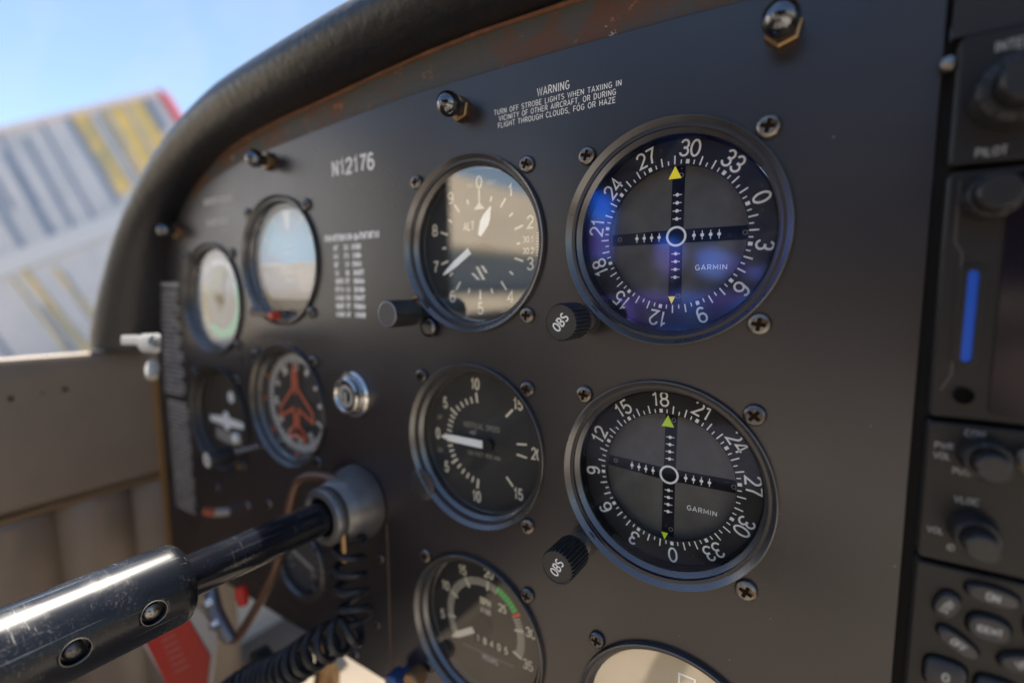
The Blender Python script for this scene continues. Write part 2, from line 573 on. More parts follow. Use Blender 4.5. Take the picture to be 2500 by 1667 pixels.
GL = {
    '0': (.62, [A(.31, .5, .27, .46, 90, 450)]),
    '1': (.5, [[(.08, .74), (.22, .82), (.3, .96), (.3, .04)]]),
    '2': (.62, [A(.31, .69, .26, .27, 170, -20) + [(.48, .5), (.06, .05), (.58, .05)]]),
    '3': (.62, [A(.3, .72, .23, .24, 165, -80) + [(.24, .5)], [(.24, .53)] + A(.3, .28, .26, .24, 90, -165)]),
    '4': (.62, [[(.45, .04), (.45, .95), (.04, .3), (.6, .3)]]),
    '5': (.62, [[(.54, .95), (.14, .95), (.09, .5)] + A(.3, .32, .26, .28, 140, -160)]),
    '6': (.62, [A(.33, .64, .25, .31, 40, 180) + [(.06, .4)], A(.32, .31, .26, .27, 180, 540)]),
    '7': (.6, [[(.05, .95), (.56, .95), (.3, .45), (.22, .04)]]),
    '8': (.62, [A(.31, .72, .22, .23, 90, 450), A(.31, .27, .26, .24, 90, 450)]),
    '9': (.62, [A(.3, .69, .25, .27, 0, 360), [(.555, .69)] + A(.3, .36, .25, .31, 0, -140)]),
    'A': (.66, [[(.04, .03), (.33, .97), (.62, .03)], [(.15, .32), (.51, .32)]]),
    'B': (.6, [[(.08, .04), (.08, .96), (.3, .96)] + A(.3, .73, .22, .23, 90, -90) + [(.08, .5)], [(.3, .5)] + A(.3, .27, .25, .23, 90, -90) + [(.08, .04)]]),
    'C': (.62, [A(.34, .5, .28, .46, 42, 318)]),
    'D': (.62, [[(.08, .04), (.08, .96), (.26, .96)] + A(.26, .5, .3, .46, 90, -90) + [(.08, .04)]]),
    'E': (.55, [[(.52, .96), (.08, .96), (.08, .04), (.52, .04)], [(.08, .51), (.46, .51)]]),
    'F': (.52, [[(.5, .96), (.08, .96), (.08, .03)], [(.08, .5), (.45, .5)]]),
    'G': (.64, [A(.34, .5, .28, .46, 45, 330) + [(.59, .45), (.36, .45)]]),
    'H': (.64, [[(.08, .03), (.08, .97)], [(.56, .03), (.56, .97)], [(.08, .5), (.56, .5)]]),
    'I': (.2, [[(.1, .03), (.1, .97)]]),
    'K': (.6, [[(.08, .03), (.08, .97)], [(.56, .97), (.1, .42)], [(.22, .56), (.58, .03)]]),
    'L': (.52, [[(.08, .97), (.08, .04), (.5, .04)]]),
    'M': (.74, [[(.08, .03), (.08, .95), (.37, .3), (.66, .95), (.66, .03)]]),
    'N': (.66, [[(.08, .03), (.08, .97)], [(.1, .9), (.55, .1)], [(.57, .03), (.57, .97)]]),
    'O': (.66, [A(.33, .5, .28, .46, 90, 450)]),
    'P': (.58, [[(.08, .03), (.08, .96), (.3, .96)] + A(.3, .7, .24, .26, 90, -90) + [(.08, .44)]]),
    'Q': (.66, [A(.33, .5, .28, .46, 90, 450), [(.4, .22), (.62, -.02)]]),
    'J': (.5, [[(.4, .97), (.4, .3)] + A(.22, .28, .18, .24, 0, -170)]),
    'R': (.6, [[(.08, .03), (.08, .96), (.3, .96)] + A(.3, .71, .23, .25, 90, -90) + [(.08, .46)], [(.32, .46), (.56, .03)]]),
    'S': (.58, [A(.29, .73, .22, .23, 30, 225)[:-1] + [(.2, .55), (.38, .46)] + A(.29, .27, .24, .23, 45, -150)]),
    'T': (.58, [[(.02, .96), (.56, .96)], [(.29, .96), (.29, .03)]]),
    'U': (.64, [[(.08, .97), (.08, .32)] + A(.32, .3, .24, .26, 180, 360) + [(.56, .97)]]),
    'V': (.62, [[(.03, .97), (.31, .04), (.59, .97)]]),
    'W': (.86, [[(.03, .97), (.22, .06), (.43, .9), (.64, .06), (.83, .97)]]),
    'X': (.6, [[(.04, .97), (.56, .03)], [(.56, .97), (.04, .03)]]),
    'Y': (.6, [[(.03, .97), (.3, .5), (.57, .97)], [(.3, .5), (.3, .03)]]),
    'Z': (.58, [[(.05, .96), (.53, .96), (.05, .04), (.55, .04)]]),
    ',': (.22, [[(.12, .08), (.05, -.14)]]),
    '.': (.2, [[(.1, .02), (.1, .14)]]),
    '-': (.4, [[(.05, .5), (.35, .5)]]),
    '/': (.5, [[(.05, 0), (.42, 1)]]),
    ' ': (.36, []),
}


def text_width(s, size, sx=1.0, track=0.1):
    return sum(GL[c][0] + track for c in s) * size * sx - track * size * sx


def write(mb, s, x, z, size, h=0.06, w=0.11, sx=1.0, ang=0.0, align='c', track=0.1, mi=0):
    """engraved or printed lettering; x,z = middle of the line, ang clockwise in degrees"""
    W = text_width(s, size, sx, track)
    px = {'c': -W / 2, 'l': 0, 'r': -W}[align]
    ca, sa = cos(radians(-ang)), sin(radians(-ang))
    k = 0
    for c in s:
        gw, strokes = GL[c]
        for st in strokes:
            pts = []
            for (u, v) in st:
                X = px + u * size * sx
                Z = (v - 0.5) * size
                pts.append((x + X * ca - Z * sa, z + X * sa + Z * ca))
            cl = hypot(pts[0][0] - pts[-1][0], pts[0][1] - pts[-1][1]) < 1e-5
            if cl:
                pts = pts[:-1]
            mb.ribbon(pts, w * size, h + 0.006 * (k % 4), mi, closed=cl)
            k += 1
        px += (gw + track) * size * sx
    return mb


def pol(r, a, c=(0, 0)):
    return (c[0] + r * sin(radians(a)), c[1] + r * cos(radians(a)))


def tick(mb, r0, r1, a, w, h, c=(0, 0), mi=0):
    return mb.ribbon([pol(r0, a, c), pol(r1, a, c)], w, h, mi)


# ------------------------------------------------------------------ plates with cut-outs
def plate(name, outline, holes, y0, y1, material, parent=None, bevel=0.0):
    cu = bpy.data.curves.new(name, 'CURVE')
    cu.dimensions = '2D'
    cu.fill_mode = 'BOTH'
    for loop in [outline] + holes:
        sp = cu.splines.new('POLY')
        sp.points.add(len(loop) - 1)
        for i, (x, z) in enumerate(loop):
            sp.points[i].co = (x * MM, z * MM, 0, 1)
        sp.use_cyclic_u = True
    cu.extrude = ((y1 - y0) / 2 - bevel) * MM
    if bevel:
        cu.bevel_depth = bevel * MM
        cu.bevel_resolution = 2
        cu.offset = -bevel * MM
    tmp = bpy.data.objects.new(name, cu)
    COL.objects.link(tmp)
    dg = bpy.context.evaluated_depsgraph_get()
    me = bpy.data.meshes.new_from_object(tmp.evaluated_get(dg))
    bpy.data.objects.remove(tmp)
    me.name = name
    # curve plane XY -> world XZ, thickness along Y
    mid = (y0 + y1) / 2 * MM
    me.transform(Matrix(((1, 0, 0, 0), (0, 0, -1, mid), (0, 1, 0, 0), (0, 0, 0, 1))))
    me.materials.clear()
    me.materials.append(material)
    for p in me.polygons:
        p.use_smooth = False
    o = bpy.data.objects.new(name, me)
    COL.objects.link(o)
    if parent is not None:
        o.parent = parent
    return o


def circle(cx, cz, r, n=72):
    return [(cx + r * cos(2 * pi * i / n), cz + r * sin(2 * pi * i / n)) for i in range(n)]


# ------------------------------------------------------------------ curves
def smooth_path(pts, n=4):
    out = []
    for i in range(len(pts) - 1):
        p0 = pts[max(i - 1, 0)]; p1 = pts[i]; p2 = pts[i + 1]; p3 = pts[min(i + 2, len(pts) - 1)]
        for k in range(n):
            t = k / n
            out.append(tuple(0.5 * ((2 * p1[j]) + (-p0[j] + p2[j]) * t + (2 * p0[j] - 5 * p1[j] + 4 * p2[j] - p3[j]) * t * t + (-p0[j] + 3 * p1[j] - 3 * p2[j] + p3[j]) * t ** 3) for j in range(len(p1))))
    out.append(tuple(pts[-1]))
    return out


# ------------------------------------------------------------------ screws
def screw_mesh(r=3.6, hh=1.9, slot=True, rot=0.3):
    mb = MB()
    prof = [(0.001, hh)] + [(r * sin(radians(t)), hh * (0.25 + 0.75 * cos(radians(t)))) for t in (15, 30, 45, 60, 75, 90)] + [(r, 0)]
    mb.lathe(prof, n=40)
    return mb


_screw_cache = {}


def add_screw(parent, x, z, r=3.6, kind='aged', rot=20, base=0.0, name='mounting_screw', label=None):
    """domed cross-recess screw: head > recess"""
    key = (r, kind)
    mt = {'aged': SCREW, 'rust': RUSTSCREW, 'dark': DARKSCREW, 'brass': BRASS, 'chrome': CHROME}[kind]
    if key not in _screw_cache:
        prof = [(r, 0), (r, 0.35)] + [(r * (.62 + .38 * cos(radians(t))), 0.35 + r * 0.42 * sin(radians(t))) for t in (12, 25, 40, 55, 70, 82)] + [(r * .5, 0.35 + r * 0.42), (0.01, 0.35 + r * 0.42)]
        hm = MB().lathe(prof, n=40)
        o = hm.build(name, mt)
        top = 0.35 + r * 0.5
        cm = MB()
        q = r * 0.17
        L = r * 0.58
        pts = [(q, L), (q, q), (L, q), (L, -q), (q, -q), (q, -L), (-q, -L), (-q, -q), (-L, -q), (-L, q), (-q, q), (-q, L)]
        # flat dark cross in place of a sunk recess, a hair proud of the head
        v, f = [], []
        for (px, pz) in pts:
            rr = min(0.98, hypot(px, pz) / r)
            v.append((px, -(0.35 + r * 0.42 + 0.03), pz))
        v.append((0, -(0.35 + r * 0.42 + 0.03), 0))
        f = [(i, (i + 1) % 12, 12) for i in range(12)]
        cm.add(v, f)
        co = cm.build('cross_recess', RECESS, o, smooth=False)
        _screw_cache[key] = (o, co, [False])
    o, co, used = _screw_cache[key]
    if not used[0]:
        used[0] = True
        so = o
        sc = co
    else:
        so = o.copy()
        COL.objects.link(so)
        sc = co.copy()
        COL.objects.link(sc)
        sc.parent = so
    so.name = name
    so.parent = parent
    so.location = (x * MM, -base * MM, z * MM)
    so.rotation_euler = (0, radians(rot), 0)
    if label:
        so['label'] = label
    return so


# ================================================================== STRUCTURE
# ground outside and the sky are the far setting
g = MB()
g.add([(-400000, -400000, -2600), (400000, -400000, -2600), (400000, 400000, -2600), (-400000, 400000, -2600)], [(0, 1, 2, 3)])
ground = g.build('ground', mat('apron_concrete', (0.42, 0.37, 0.3), 0.9, noise=(0.2, (0.34, 0.3, 0.25), .3, .7)), smooth=False)
tag(ground, kind='structure')

# ---- instrument panel: face plate with cut-outs
VOR1 = (90.2, -0.6)
VOR2 = (90.1, -94.2)
ALT = (0.0, 0.0)
VSI = (0.0, -95.0)
RPM = (-0.3, -191.0)
ATT = (-151.0, -2.2)
DG = (-151.4, -94.4)
ASI = (-236.9, -26.7)
TC = (-240.0, -114.5)
_p = at(1370, 1470, -1)
CLK = (_p.x + 31.4, _p.z - 31.4)
BIG = [VOR1, VOR2, ALT, VSI, RPM, ATT, DG, ASI, TC, CLK]
top_pts = [(163.3, 68.5), (140, 69.5), (120, 70.6), (97, 71.8), (75.3, 72.3), (40.2, 72.8), (6.2, 72.8), (-34.8, 72.7), (-71.7, 71.0), (-115.5, 68.4), (-158.6, 65.6), (-188.4, 62.6), (-210, 59), (-228, 55),
           (-246.7, 50), (-265, 41.5), (-285, 30), (-303, 16), (-316, -2), (-325, -25), (-331, -52), (-338, -100), (-343, -150), (-345, -200), (-345, -248)]
panel = thing('instrument_panel', 'wide dark grey aircraft instrument panel carrying the round dials, with white engraved lettering', 'instrument panel')
outline = [(163.3, -300)] + top_pts + [(-60.5, -248), (-60.5, -300)]
face = plate('face_plate', outline, [circle(c[0], c[1], 36.8) for c in BIG] + [circle(-146, -199, 22.5)], 0, 2.2, PANEL, panel, bevel=0.25)
# substructure behind (the ragged painted edge that shows above the face plate)
edge = [(163.3, 91.3), (100, 91.8), (46.6, 92.0), (5, 92.7), (-25, 91.9), (-60, 89.6), (-101.5, 86.3), (-140, 83.6), (-170, 80.6), (-195, 77.2), (-215, 72.8), (-234, 67.5), (-252, 60), (-275, 50)]
edge_strip = plate('edge_strip', [(163.3, 50)] + edge + [(-303, 10), (-303, -10), (-250, 10), (-150, 40), (0, 50)], [], 2.6, 4.0, RUST, panel)
# rust line along its upper edge
rl = MB()
rl.tube([(x, 2.2, z - 1.6) for x, z in edge], 1.1, 8)
rl.build('edge_lip', RUSTBROWN, panel)
# faded seam trim beside the lower plate
MB().box(-62.0, -60.8, -0.4, 0.3, -300, -150).build('seam_trim', mat('seam_trim', (0.12, 0.085, 0.06), 0.5), panel, smooth=False)

# ---- engraving
tx = MB()


def write_fit(mb, s_, l, r, size, w):
    a_, b_ = at(l[0], l[1]), at(r[0], r[1])
    sx_ = (b_.x - a_.x) / text_width(s_, size, 1.0, .12)
    write(mb, s_, (a_.x + b_.x) / 2, (a_.z + b_.z) / 2, size, sx=sx_, w=w, track=.12, ang=-math.degrees(atan2(b_.z - a_.z, b_.x - a_.x)))


for s_, l, r, z_, size, w_ in (('WARNING', (1234, 213), (1308, 197), at(1272, 203.5).z, 3.3, .12),
                              ('TURN OFF STROBE LIGHTS WHEN TAXIING IN', (1135, 259), (1428, 189), 55.1, 2.15, .135),
                              ('VICINITY OF OTHER AIRCRAFT, OR DURING', (1146, 272), (1415, 209.5), 52.3, 2.15, .135),
                              ('FLIGHT THROUGH CLOUDS, FOG OR HAZE', (1144, 287), (1414, 228), 49.5, 2.15, .135)):
    xa, xb = at(*l).x, at(*r).x
    write(tx, s_, (xa + xb) / 2, z_, size, sx=(xb - xa) / text_width(s_, size, 1.0, .14), w=w_, track=.14)
tx.build('warning_lettering', PRINT, panel, smooth=False)
tx = MB()
write(tx, 'N12176', -78.5, 46.0, 8.2, sx=0.98, w=0.19, track=0.14)
tx.build('registration_lettering', PRINT, panel, smooth=False)


def dashes(mb, x0, x1, z, hgt, seedv, fill=0.8, w=0.24, h=0.06):
    """a line of lettering too small and soft in the photo to be read: broken letter-like strokes"""
    rr = random.Random(seedv)
    x = x0
    while x < x1:
        if rr.random() < fill:
            ln = hgt * 0.42
            k = rr.randrange(4)
            if k != 1:
                mb.ribbon([(x, z - hgt / 2), (x, z + hgt / 2)], w * hgt, h)
            if k == 0:
                mb.ribbon([(x + 0.1, z + hgt * .4), (x + ln, z + hgt * .4)], w * hgt, h + .01)
            if k in (1, 2):
                mb.ribbon([(x + ln * .5, z - hgt / 2), (x + ln * .5, z + hgt / 2)], w * hgt, h + .02)
            if k == 3:
                mb.ribbon([(x, z - hgt * .4), (x + ln, z + hgt * .1)], w * hgt, h + .03)
        x += hgt * 0.62
    return mb


tx = MB()
dashes(tx, -104, -95, 8.6, 3.5, 1, 1.0, 0.4)
dashes(tx, -93, -82, 8.6, 3.5, 2, 1.0, 0.4)
dashes(tx, -79.5, -76, 8.2, 3.5, 3, 1.0, 0.4)
dashes(tx, -74.5, -70, 8.6, 3.5, 4, 1.0, 0.4)
dashes(tx, -67.5, -60, 8.6, 3.5, 5, 1.0, 0.4)
for i in range(9):
    z = 3.0 - i * 4.63
    dashes(tx, -96.5, -93.5 if i < 4 else -90.5, z, 3.0, 10 + i, 1.0, 0.4)
    dashes(tx, -87.5, -83.8, z, 3.0, 30 + i, 1.0, 0.4)
    dashes(tx, -81, -74.5 + (2 if i > 2 else 0), z, 3.0, 50 + i, 1.0, 0.42)
tx.build('speed_table_lettering', PRINT, panel, smooth=False)
tx = MB()
dashes(tx, -238, -202, 41.5, 4.4, 81, 1, .4)
dashes(tx, -236, -206, 27.0, 4.4, 82, 1, .4)
GREYPRINT = mat('worn_engraving', (0.5, 0.48, 0.46), 0.6)
tx.build('light_row_lettering', GREYPRINT, panel, smooth=False)
tx = MB()
for i in range(22):
    z = -16 - i * 4.1
    if i < 1:
        dashes(tx, -320, -288, z, 3.4, 100, 1, .5)
    else:
        dashes(tx, -319 - i * .3, -293 + (3 if i % 3 else -2), z - 1.5, 2.2, 100 + i, .95, .4)
for i in range(26):
    z = -112 - i * 3.6
    dashes(tx, -322, -289 + (2 if i % 4 else -3), z, 2.1 if i not in (0, 17) else 2.8, 200 + i, .95, .4)
tx.build('placard_lettering', GREYPRINT, panel, smooth=False)

# ---- padded glareshield that arches over the panel
inner = [(420, 88), (300, 91), (200, 92.5), (100, 93), (46, 92.6), (5, 92.7), (-25, 92), (-60, 89.8), (-101, 86.5), (-140, 83.3), (-170, 80), (-195, 76), (-222, 69), (-245, 60.5), (-268, 48.5),
         (-288, 33), (-303, 16), (-313, -3), (-320, -24), (-326, -44), (-331, -60), (-332, -68)]
pad_size = [.6, .6, .6, .6, .6, .6, .61, .63, .64, .64, .64, .62, .61, .61, .62, .66, .73, .82, .92, 1.0, 1.04, 1.06]
sec = [(-1, 6), (-1, -3), (-0.5, -12), (1.5, -20), (6, -28), (13, -34), (21, -36.5), (29, -35), (36, -30), (41, -22), (43.5, -12), (44, 0), (44, 30), (43, 120)]


def grow(sc_pts, n=5):
    return smooth_path(sc_pts, n)


def sweep_pad(mb, path, section, scale=lambda i, n: (1, 1)):
    P = smooth_path(path, 5)
    S = smooth_path(section, 4)
    N, K = len(P), len(S)
    v = []
    for i in range(N):
        a = P[max(i - 1, 0)]; b = P[min(i + 1, N - 1)]
        t = Vector((b[0] - a[0], b[1] - a[1])).normalized()
        nn = Vector((t.y, -t.x))          # outward: up and to the left when the path runs leftwards
        q_ = min(len(pad_size) - 1.001, i / 5)
        s1 = s2 = pad_size[int(q_)] * (1 - q_ % 1) + pad_size[int(q_) + 1] * (q_ % 1)
        for (n_, y_) in S:
            v.append((P[i][0] + nn.x * n_ * s1, y_ * s2 if y_ < 0 else y_, P[i][1] + nn.y * n_ * s1))
    f = [(i * K + k, i * K + k + 1, (i + 1) * K + k + 1, (i + 1) * K + k) for i in range(N - 1) for k in range(K - 1)]
    mb.add(v, f)
    mb.add([v[(N - 1) * K + k] for k in range(K)], [tuple(range(K))])
    return mb


gs = thing('glareshield', 'black padded leather glareshield arching over the instrument panel', 'glareshield')
sweep_pad(MB(), inner, sec).build('padding', LEATHER, gs, sharp=60)

# ---- left side wall: tan upholstered door panel with rounded sill
wall = thing('side_wall_panel', 'tan leather upholstered side panel left of the instrument panel, with vertical channels', 'side panel', (-346, 0, 0))
mb = MB()
prof = [(-70, -300), (-72, -120), (-66, -100), (-45, -86), (-28, -78), (-16, -72.5), (-7, -69), (-3.4, -70.5), (-1.2, -75), (0, -86), (0, -176), (-3, -180)]
ys = [60, 30, 0, -40, -80, -120, -200, -320, -500, -800]
v = []
for yy in ys:
    for (dx, z) in prof:
        lift = 0 if z < -150 else max(0, -yy) * 0.02
        v.append((dx, yy, z + lift))
K = len(prof)
mb.add(v, [(i * K + k, i * K + k + 1, (i + 1) * K + k + 1, (i + 1) * K + k) for i in range(len(ys) - 1) for k in range(K - 1)])
mb.build('sill_padding', TAN, wall)
mb = MB()
mb.tube([(-1, 60, -180.5), (-1, -80, -182.5), (-1, -300, -186), (-1, -800, -190)], 2.2, 8)
mb.build('piping', TANDARK, wall)
mb = MB()
chan = []
edges_y = [60, -20, -70, -125, -180, -235, -290, -345, -400, -500, -600, -700, -800]
for a, b in zip(edges_y[:-1], edges_y[1:]):
    for k in range(9):
        t = k / 8
        chan.append((a + (b - a) * t, -9 + 12 * (sin(pi * t)) ** 0.6))
v = []
for (yy, dx) in chan:
    for z in (-183, -190, -230, -300, -420, -560):
        v.append((dx + (0 if z < -184 else -5), yy, z))
mb.add(v, [(i * 6 + k, i * 6 + k + 1, (i + 1) * 6 + k + 1, (i + 1) * 6 + k) for i in range(len(chan) - 1) for k in range(5)])
mb.build('channelled_padding', TAN, wall)
mb = MB()
for yy, z in ((-89, -96), (-59, -94.5), (-72, -95), (-103, -97)):
    mb.tube([(1.2, yy, z), (-1, yy, z)], 1.6 if yy in (-89, -59) else .8, 12)
mb.build('vent_holes', mat('dark_hole', (0.01, 0.01, 0.01), 0.8), wall)

# corner post between wall and panel
post = thing('corner_post', 'narrow brown corner strip where the tan side panel meets the black panel', 'trim strip')
MB().box(-347, -338.5, -1.2, 3, -300, -88).build('trim', mat('brown_trim', (0.3, 0.16, 0.05), 0.5), post, smooth=False)

# window latch at the corner, bright metal in the sun
LQ = at(325, 787, -62)
latch = thing('window_latch', 'bright pale window latch at the lower left end of the glareshield', 'latch', LQ)
LATCHM = mat('latch_white', (0.6, 0.57, 0.52), 0.35, bump=(300, .4, .4))
p1 = at(278, 781, -58) - LQ
p2 = at(318, 784, -60) - LQ
p3 = at(368, 781, -56) - LQ
ax = (p3 - p1).normalized()
vw = (CAM - LQ).normalized()
uz = ax.cross(vw).normalized()
if uz.z < 0:
    uz = -uz
lv = MB()
rings = []
for t_, hh, dd in ((0, 2.2, 2.0), (.03, 2.9, 2.6), (.42, 3.1, 2.8), (.5, 4.2, 4.2), (.56, 5.4, 5.0), (.94, 5.8, 5.2), (1.0, 4.6, 4.2)):
    c_ = p1.lerp(p3, t_) - uz * (0 if t_ < .45 else 1.8)
    rings.append([c_ + uz * hh * b_ + vw * dd * a_ for a_, b_ in ((-1, -.7), (-.7, -1), (.7, -1), (1, -.7), (1, .7), (.7, 1), (-.7, 1), (-1, .7))])
vv = [p_ for r_ in rings for p_ in r_]
lv.add(vv, [(i * 8 + k, i * 8 + (k + 1) % 8, (i + 1) * 8 + (k + 1) % 8, (i + 1) * 8 + k) for i in range(6) for k in range(8)] + [tuple(range(7, -1, -1)), tuple(48 + k for k in range(8))])
lv.build('lever', LATCHM, latch)
sc2 = MB().tube([p3 * .8 + vw * 4.5 - uz * 1.8, p3 * .8 + vw * 6.2 - uz * 1.8], 2.2, 16).build('lever_screw', SCREW, latch)
MB().tube([p3 * .7, p3 * .7 - vw * 60], 3.2, 12).build('bracket', CAST, latch)
p = at(350, 849, -46) - LQ
MB().tube([p + Vector((-4, 2, 3.5)), p, p + Vector((3.5, -2, -4.5))], [3.2, 4.2, 3.2], 16).build('catch', LATCHM, latch)
MB().tube([tuple(p), tuple(p - vw * 50)], 2.2, 12).build('catch_arm', CAST, latch)

# ---- footwell below the panel: floor and firewall
fw = MB()
fw.add([(-420, -900, -430), (330, -900, -430), (330, 330, -430), (-420, 330, -430)], [(0, 1, 2, 3)])
fw.add([(-420, 330, -430), (330, 330, -430), (330, 420, 0), (-420, 420, 0)], [(0, 1, 2, 3)])
fwell = fw.build('cabin_floor', GREYTAN, smooth=False)
tag(fwell, kind='structure')
# fuselage skin outside the door panel, so the cabin is closed to the ground
sk = MB()
sk.box(-424, -419, -1500, 500, -520, -150)
tag(sk.build('fuselage_skin', mat('white_airframe', (0.7, 0.7, 0.68), 0.35), smooth=False), 'white painted fuselage side behind the tan side panel', 'fuselage')
# unseen posts and bulkhead behind the camera, shaped for the reflections in the glass
def shell_part(name, boxes, material, parent):
    m_ = MB()
    for bx in boxes:
        m_.box(*bx)
    return m_.build(name, material, parent, smooth=False)


DARKTRIM = mat('dark_trim', (0.006, 0.006, 0.008), .7, spec=.2)
shell = thing('unseen_cabin_shell', 'unseen window posts and rear bulkhead behind the viewer, shaped for the dial reflections', 'cabin shell', (0, -1000, 0))
SH = Vector((0, 1000, 0))
def bxs(l):
    return [(x0, x1, y0 + 1000, y1 + 1000, z0, z1) for (x0, x1, y0, y1, z0, z1) in l]
# rear bulkhead, its openings shaped to reflect as patches in the navigation glass
def blob(cx_, cz_, rx, rz, wob, ph, n=28):
    return [(cx_ + rx * (1 + wob * sin(3 * a_ + ph)) * cos(a_), cz_ + rz * (1 + wob * cos(2 * a_ + ph)) * sin(a_)) for a_ in [2 * pi * i_ / n for i_ in range(n)]]


plate('rear_bulkhead', [(-440, -430), (1100, -430), (1100, 560), (-440, 560)], [blob(-352, 70, 48, 82, .16, .4), blob(-205, 52, 70, 44, .2, 1.6), blob(-90, 20, 30, 22, .2, .2)], -530, -500, DARKTRIM, shell)
for bx_ in [(-440, -424, -480, -385, -60, 330), (-440, -424, -1065, -990, -60, 560), (-440, -424, -1500, -1240, -60, 560), (-440, -424, -1239, -1066, 240, 560), (-440, -424, -1239, -1066, -60, 60)]:
    shell_part('side_frame', bxs([bx_]), DARKTRIM, shell)
shell_part('right_side', bxs([(1080, 1100, -1500, 100, -430, -60)]), TAN, shell)
shell_part('right_post', bxs([(1080, 1100, -1500, -1300, -60, 300)]), DARKTRIM, shell)


def seat(x, y, name, label):
    s = thing(name, label, 'seat', (x, y, -430))
    def pad(w, d, hgt, r, nx=14):
        b = MB()
        v, f = [], []
        n = 20
        for i in range(n + 1):
            for j in range(n + 1):
                u = -1 + 2 * i / n
                t = -1 + 2 * j / n
                k = (1 - u ** 6) * (1 - t ** 6)
                v.append((u * w / 2, -r * k ** 0.5 if k > 0 else 0, t * hgt / 2))
        f = [(i * (n + 1) + j, (i + 1) * (n + 1) + j, (i + 1) * (n + 1) + j + 1, i * (n + 1) + j + 1) for i in range(n) for j in range(n)]
        b.add(v, f)
        b.add([(vx, -vy + d * 0, vz) for vx, vy, vz in v], f)
        return b
    c = pad(460, 0, 480, 60).build('seat_cushion', TAN, s)
    c.rotation_euler = (radians(-90), 0, 0)
    c.location = (0, 0, 0.26)
    c = pad(460, 0, 300, 60).build('backrest', TAN, s)
    c.rotation_euler = (radians(-12), 0, 0)
    c.location = (0, -0.27, 0.25)
    return s


seat(-60, -760, 'pilot_seat', 'tan leather pilot seat behind the control column')
seat(560, -760, 'passenger_seat', 'tan leather passenger seat on the far side, right of the pilot seat')

# ---- far background: pale striped hangar wall
HB = mat('hangar_panel_pale', (0.55, 0.57, 0.63), 0.7, noise=(0.7, (0.44, 0.48, 0.54), .4, .7))
HB2 = mat('hangar_panel_blue', (0.2, 0.26, 0.38), 0.7)
HB3 = mat('hangar_panel_yellow', (0.76, 0.55, 0.2), 0.7, noise=(1.1, (0.42, 0.38, 0.22), .4, .62))
HB4 = mat('hangar_beam', (0.56, 0.59, 0.65), 0.6)
HB5 = mat('hangar_red', (0.45, 0.05, 0.07), 0.6)
T = 15000.0
O = far(365, 213, T)
E1 = far(0, 300, T)
u = (O - E1).normalized()                 # along the roof edge
dn = (far(280, 439, T) - far(168, 261, T)).normalized()      # down the stripes
nrm = u.cross(dn).normalized()
if nrm.dot(FWD) > 0:
    nrm = -nrm
mmpp = T * 1.0629 / F_PX                  # mm per 2352-px at that distance


def hb_quad(mb, s0, s1, t0, t1, off, mi, thick=200, base=None):
    """slab in the wall's own axes: s along the roof edge from its red end, t down the stripes"""
    o = O + nrm * off
    c = [o + u * s0 + dn * t0, o + u * s1 + dn * t0, o + u * s1 + dn * t1, o + u * s0 + dn * t1]
    b = [q - nrm * thick for q in c]
    mb.add(c + b, [(0, 1, 2, 3), (7, 6, 5, 4), (0, 4, 5, 1), (1, 5, 6, 2), (2, 6, 7, 3), (3, 7, 4, 0)], mi)


hang = thing('hangar_wall', 'pale hangar wall with slanting blue and yellow stripes and a red end, blurred beyond the glareshield', 'hangar')


def st_of(x, y):
    """pixel -> wall coordinates"""
    q = far(x, y, T) - O
    a, b, c2 = u.dot(u), u.dot(dn), dn.dot(dn)
    p, r = q.dot(u), q.dot(dn)
    det = a * c2 - b * b
    return ((p * c2 - r * b) / det, (r * a - p * b) / det)


wallm = MB()
hb_quad(wallm, -22000, 0, 0, 16500, 0, 0, 400)
wallm.build('wall', HB, hang, smooth=False)
redm = MB()
hb_quad(redm, -40, 130, -60, 3200, 60, 0, 400)
redm.build('end_trim', HB5, hang, smooth=False)
sb, tb0 = st_of(0, 592)
sb2, tb1 = st_of(0, 634)
# cross beam (lighter) : its own slope
bm_ = MB()
q = [far(-500, 592 + 500 * .4, T), far(300, 474, T), far(300, 524, T), far(-500, 640 + 500 * .4, T)]
q = [p + nrm * 90 for p in q]
bk = [p - nrm * 60 for p in q]
bm_.add(q + bk, [(0, 1, 2, 3), (7, 6, 5, 4), (0, 4, 5, 1), (1, 5, 6, 2), (2, 6, 7, 3), (3, 7, 4, 0)])
bm_.build('cross_beam', HB4, hang, smooth=False)
blue = MB()
yel = MB()


def stripe(mb, x0, y0, x1, y1, w, off=40):
    """stripe centre line by two sight points, width in px"""
    a = far(x0, y0, T); b = far(x1, y1, T)
    d = (b - a).normalized()
    sd = d.cross(nrm).normalized() * (w * mmpp / 2)
    c = [a - sd + nrm * off, a + sd + nrm * off, b + sd + nrm * off, b - sd + nrm * off]
    k = [p - nrm * (off + 20) for p in c]
    mb.add(c + k, [(0, 1, 2, 3), (7, 6, 5, 4), (0, 4, 5, 1), (1, 5, 6, 2), (2, 6, 7, 3), (3, 7, 4, 0)])


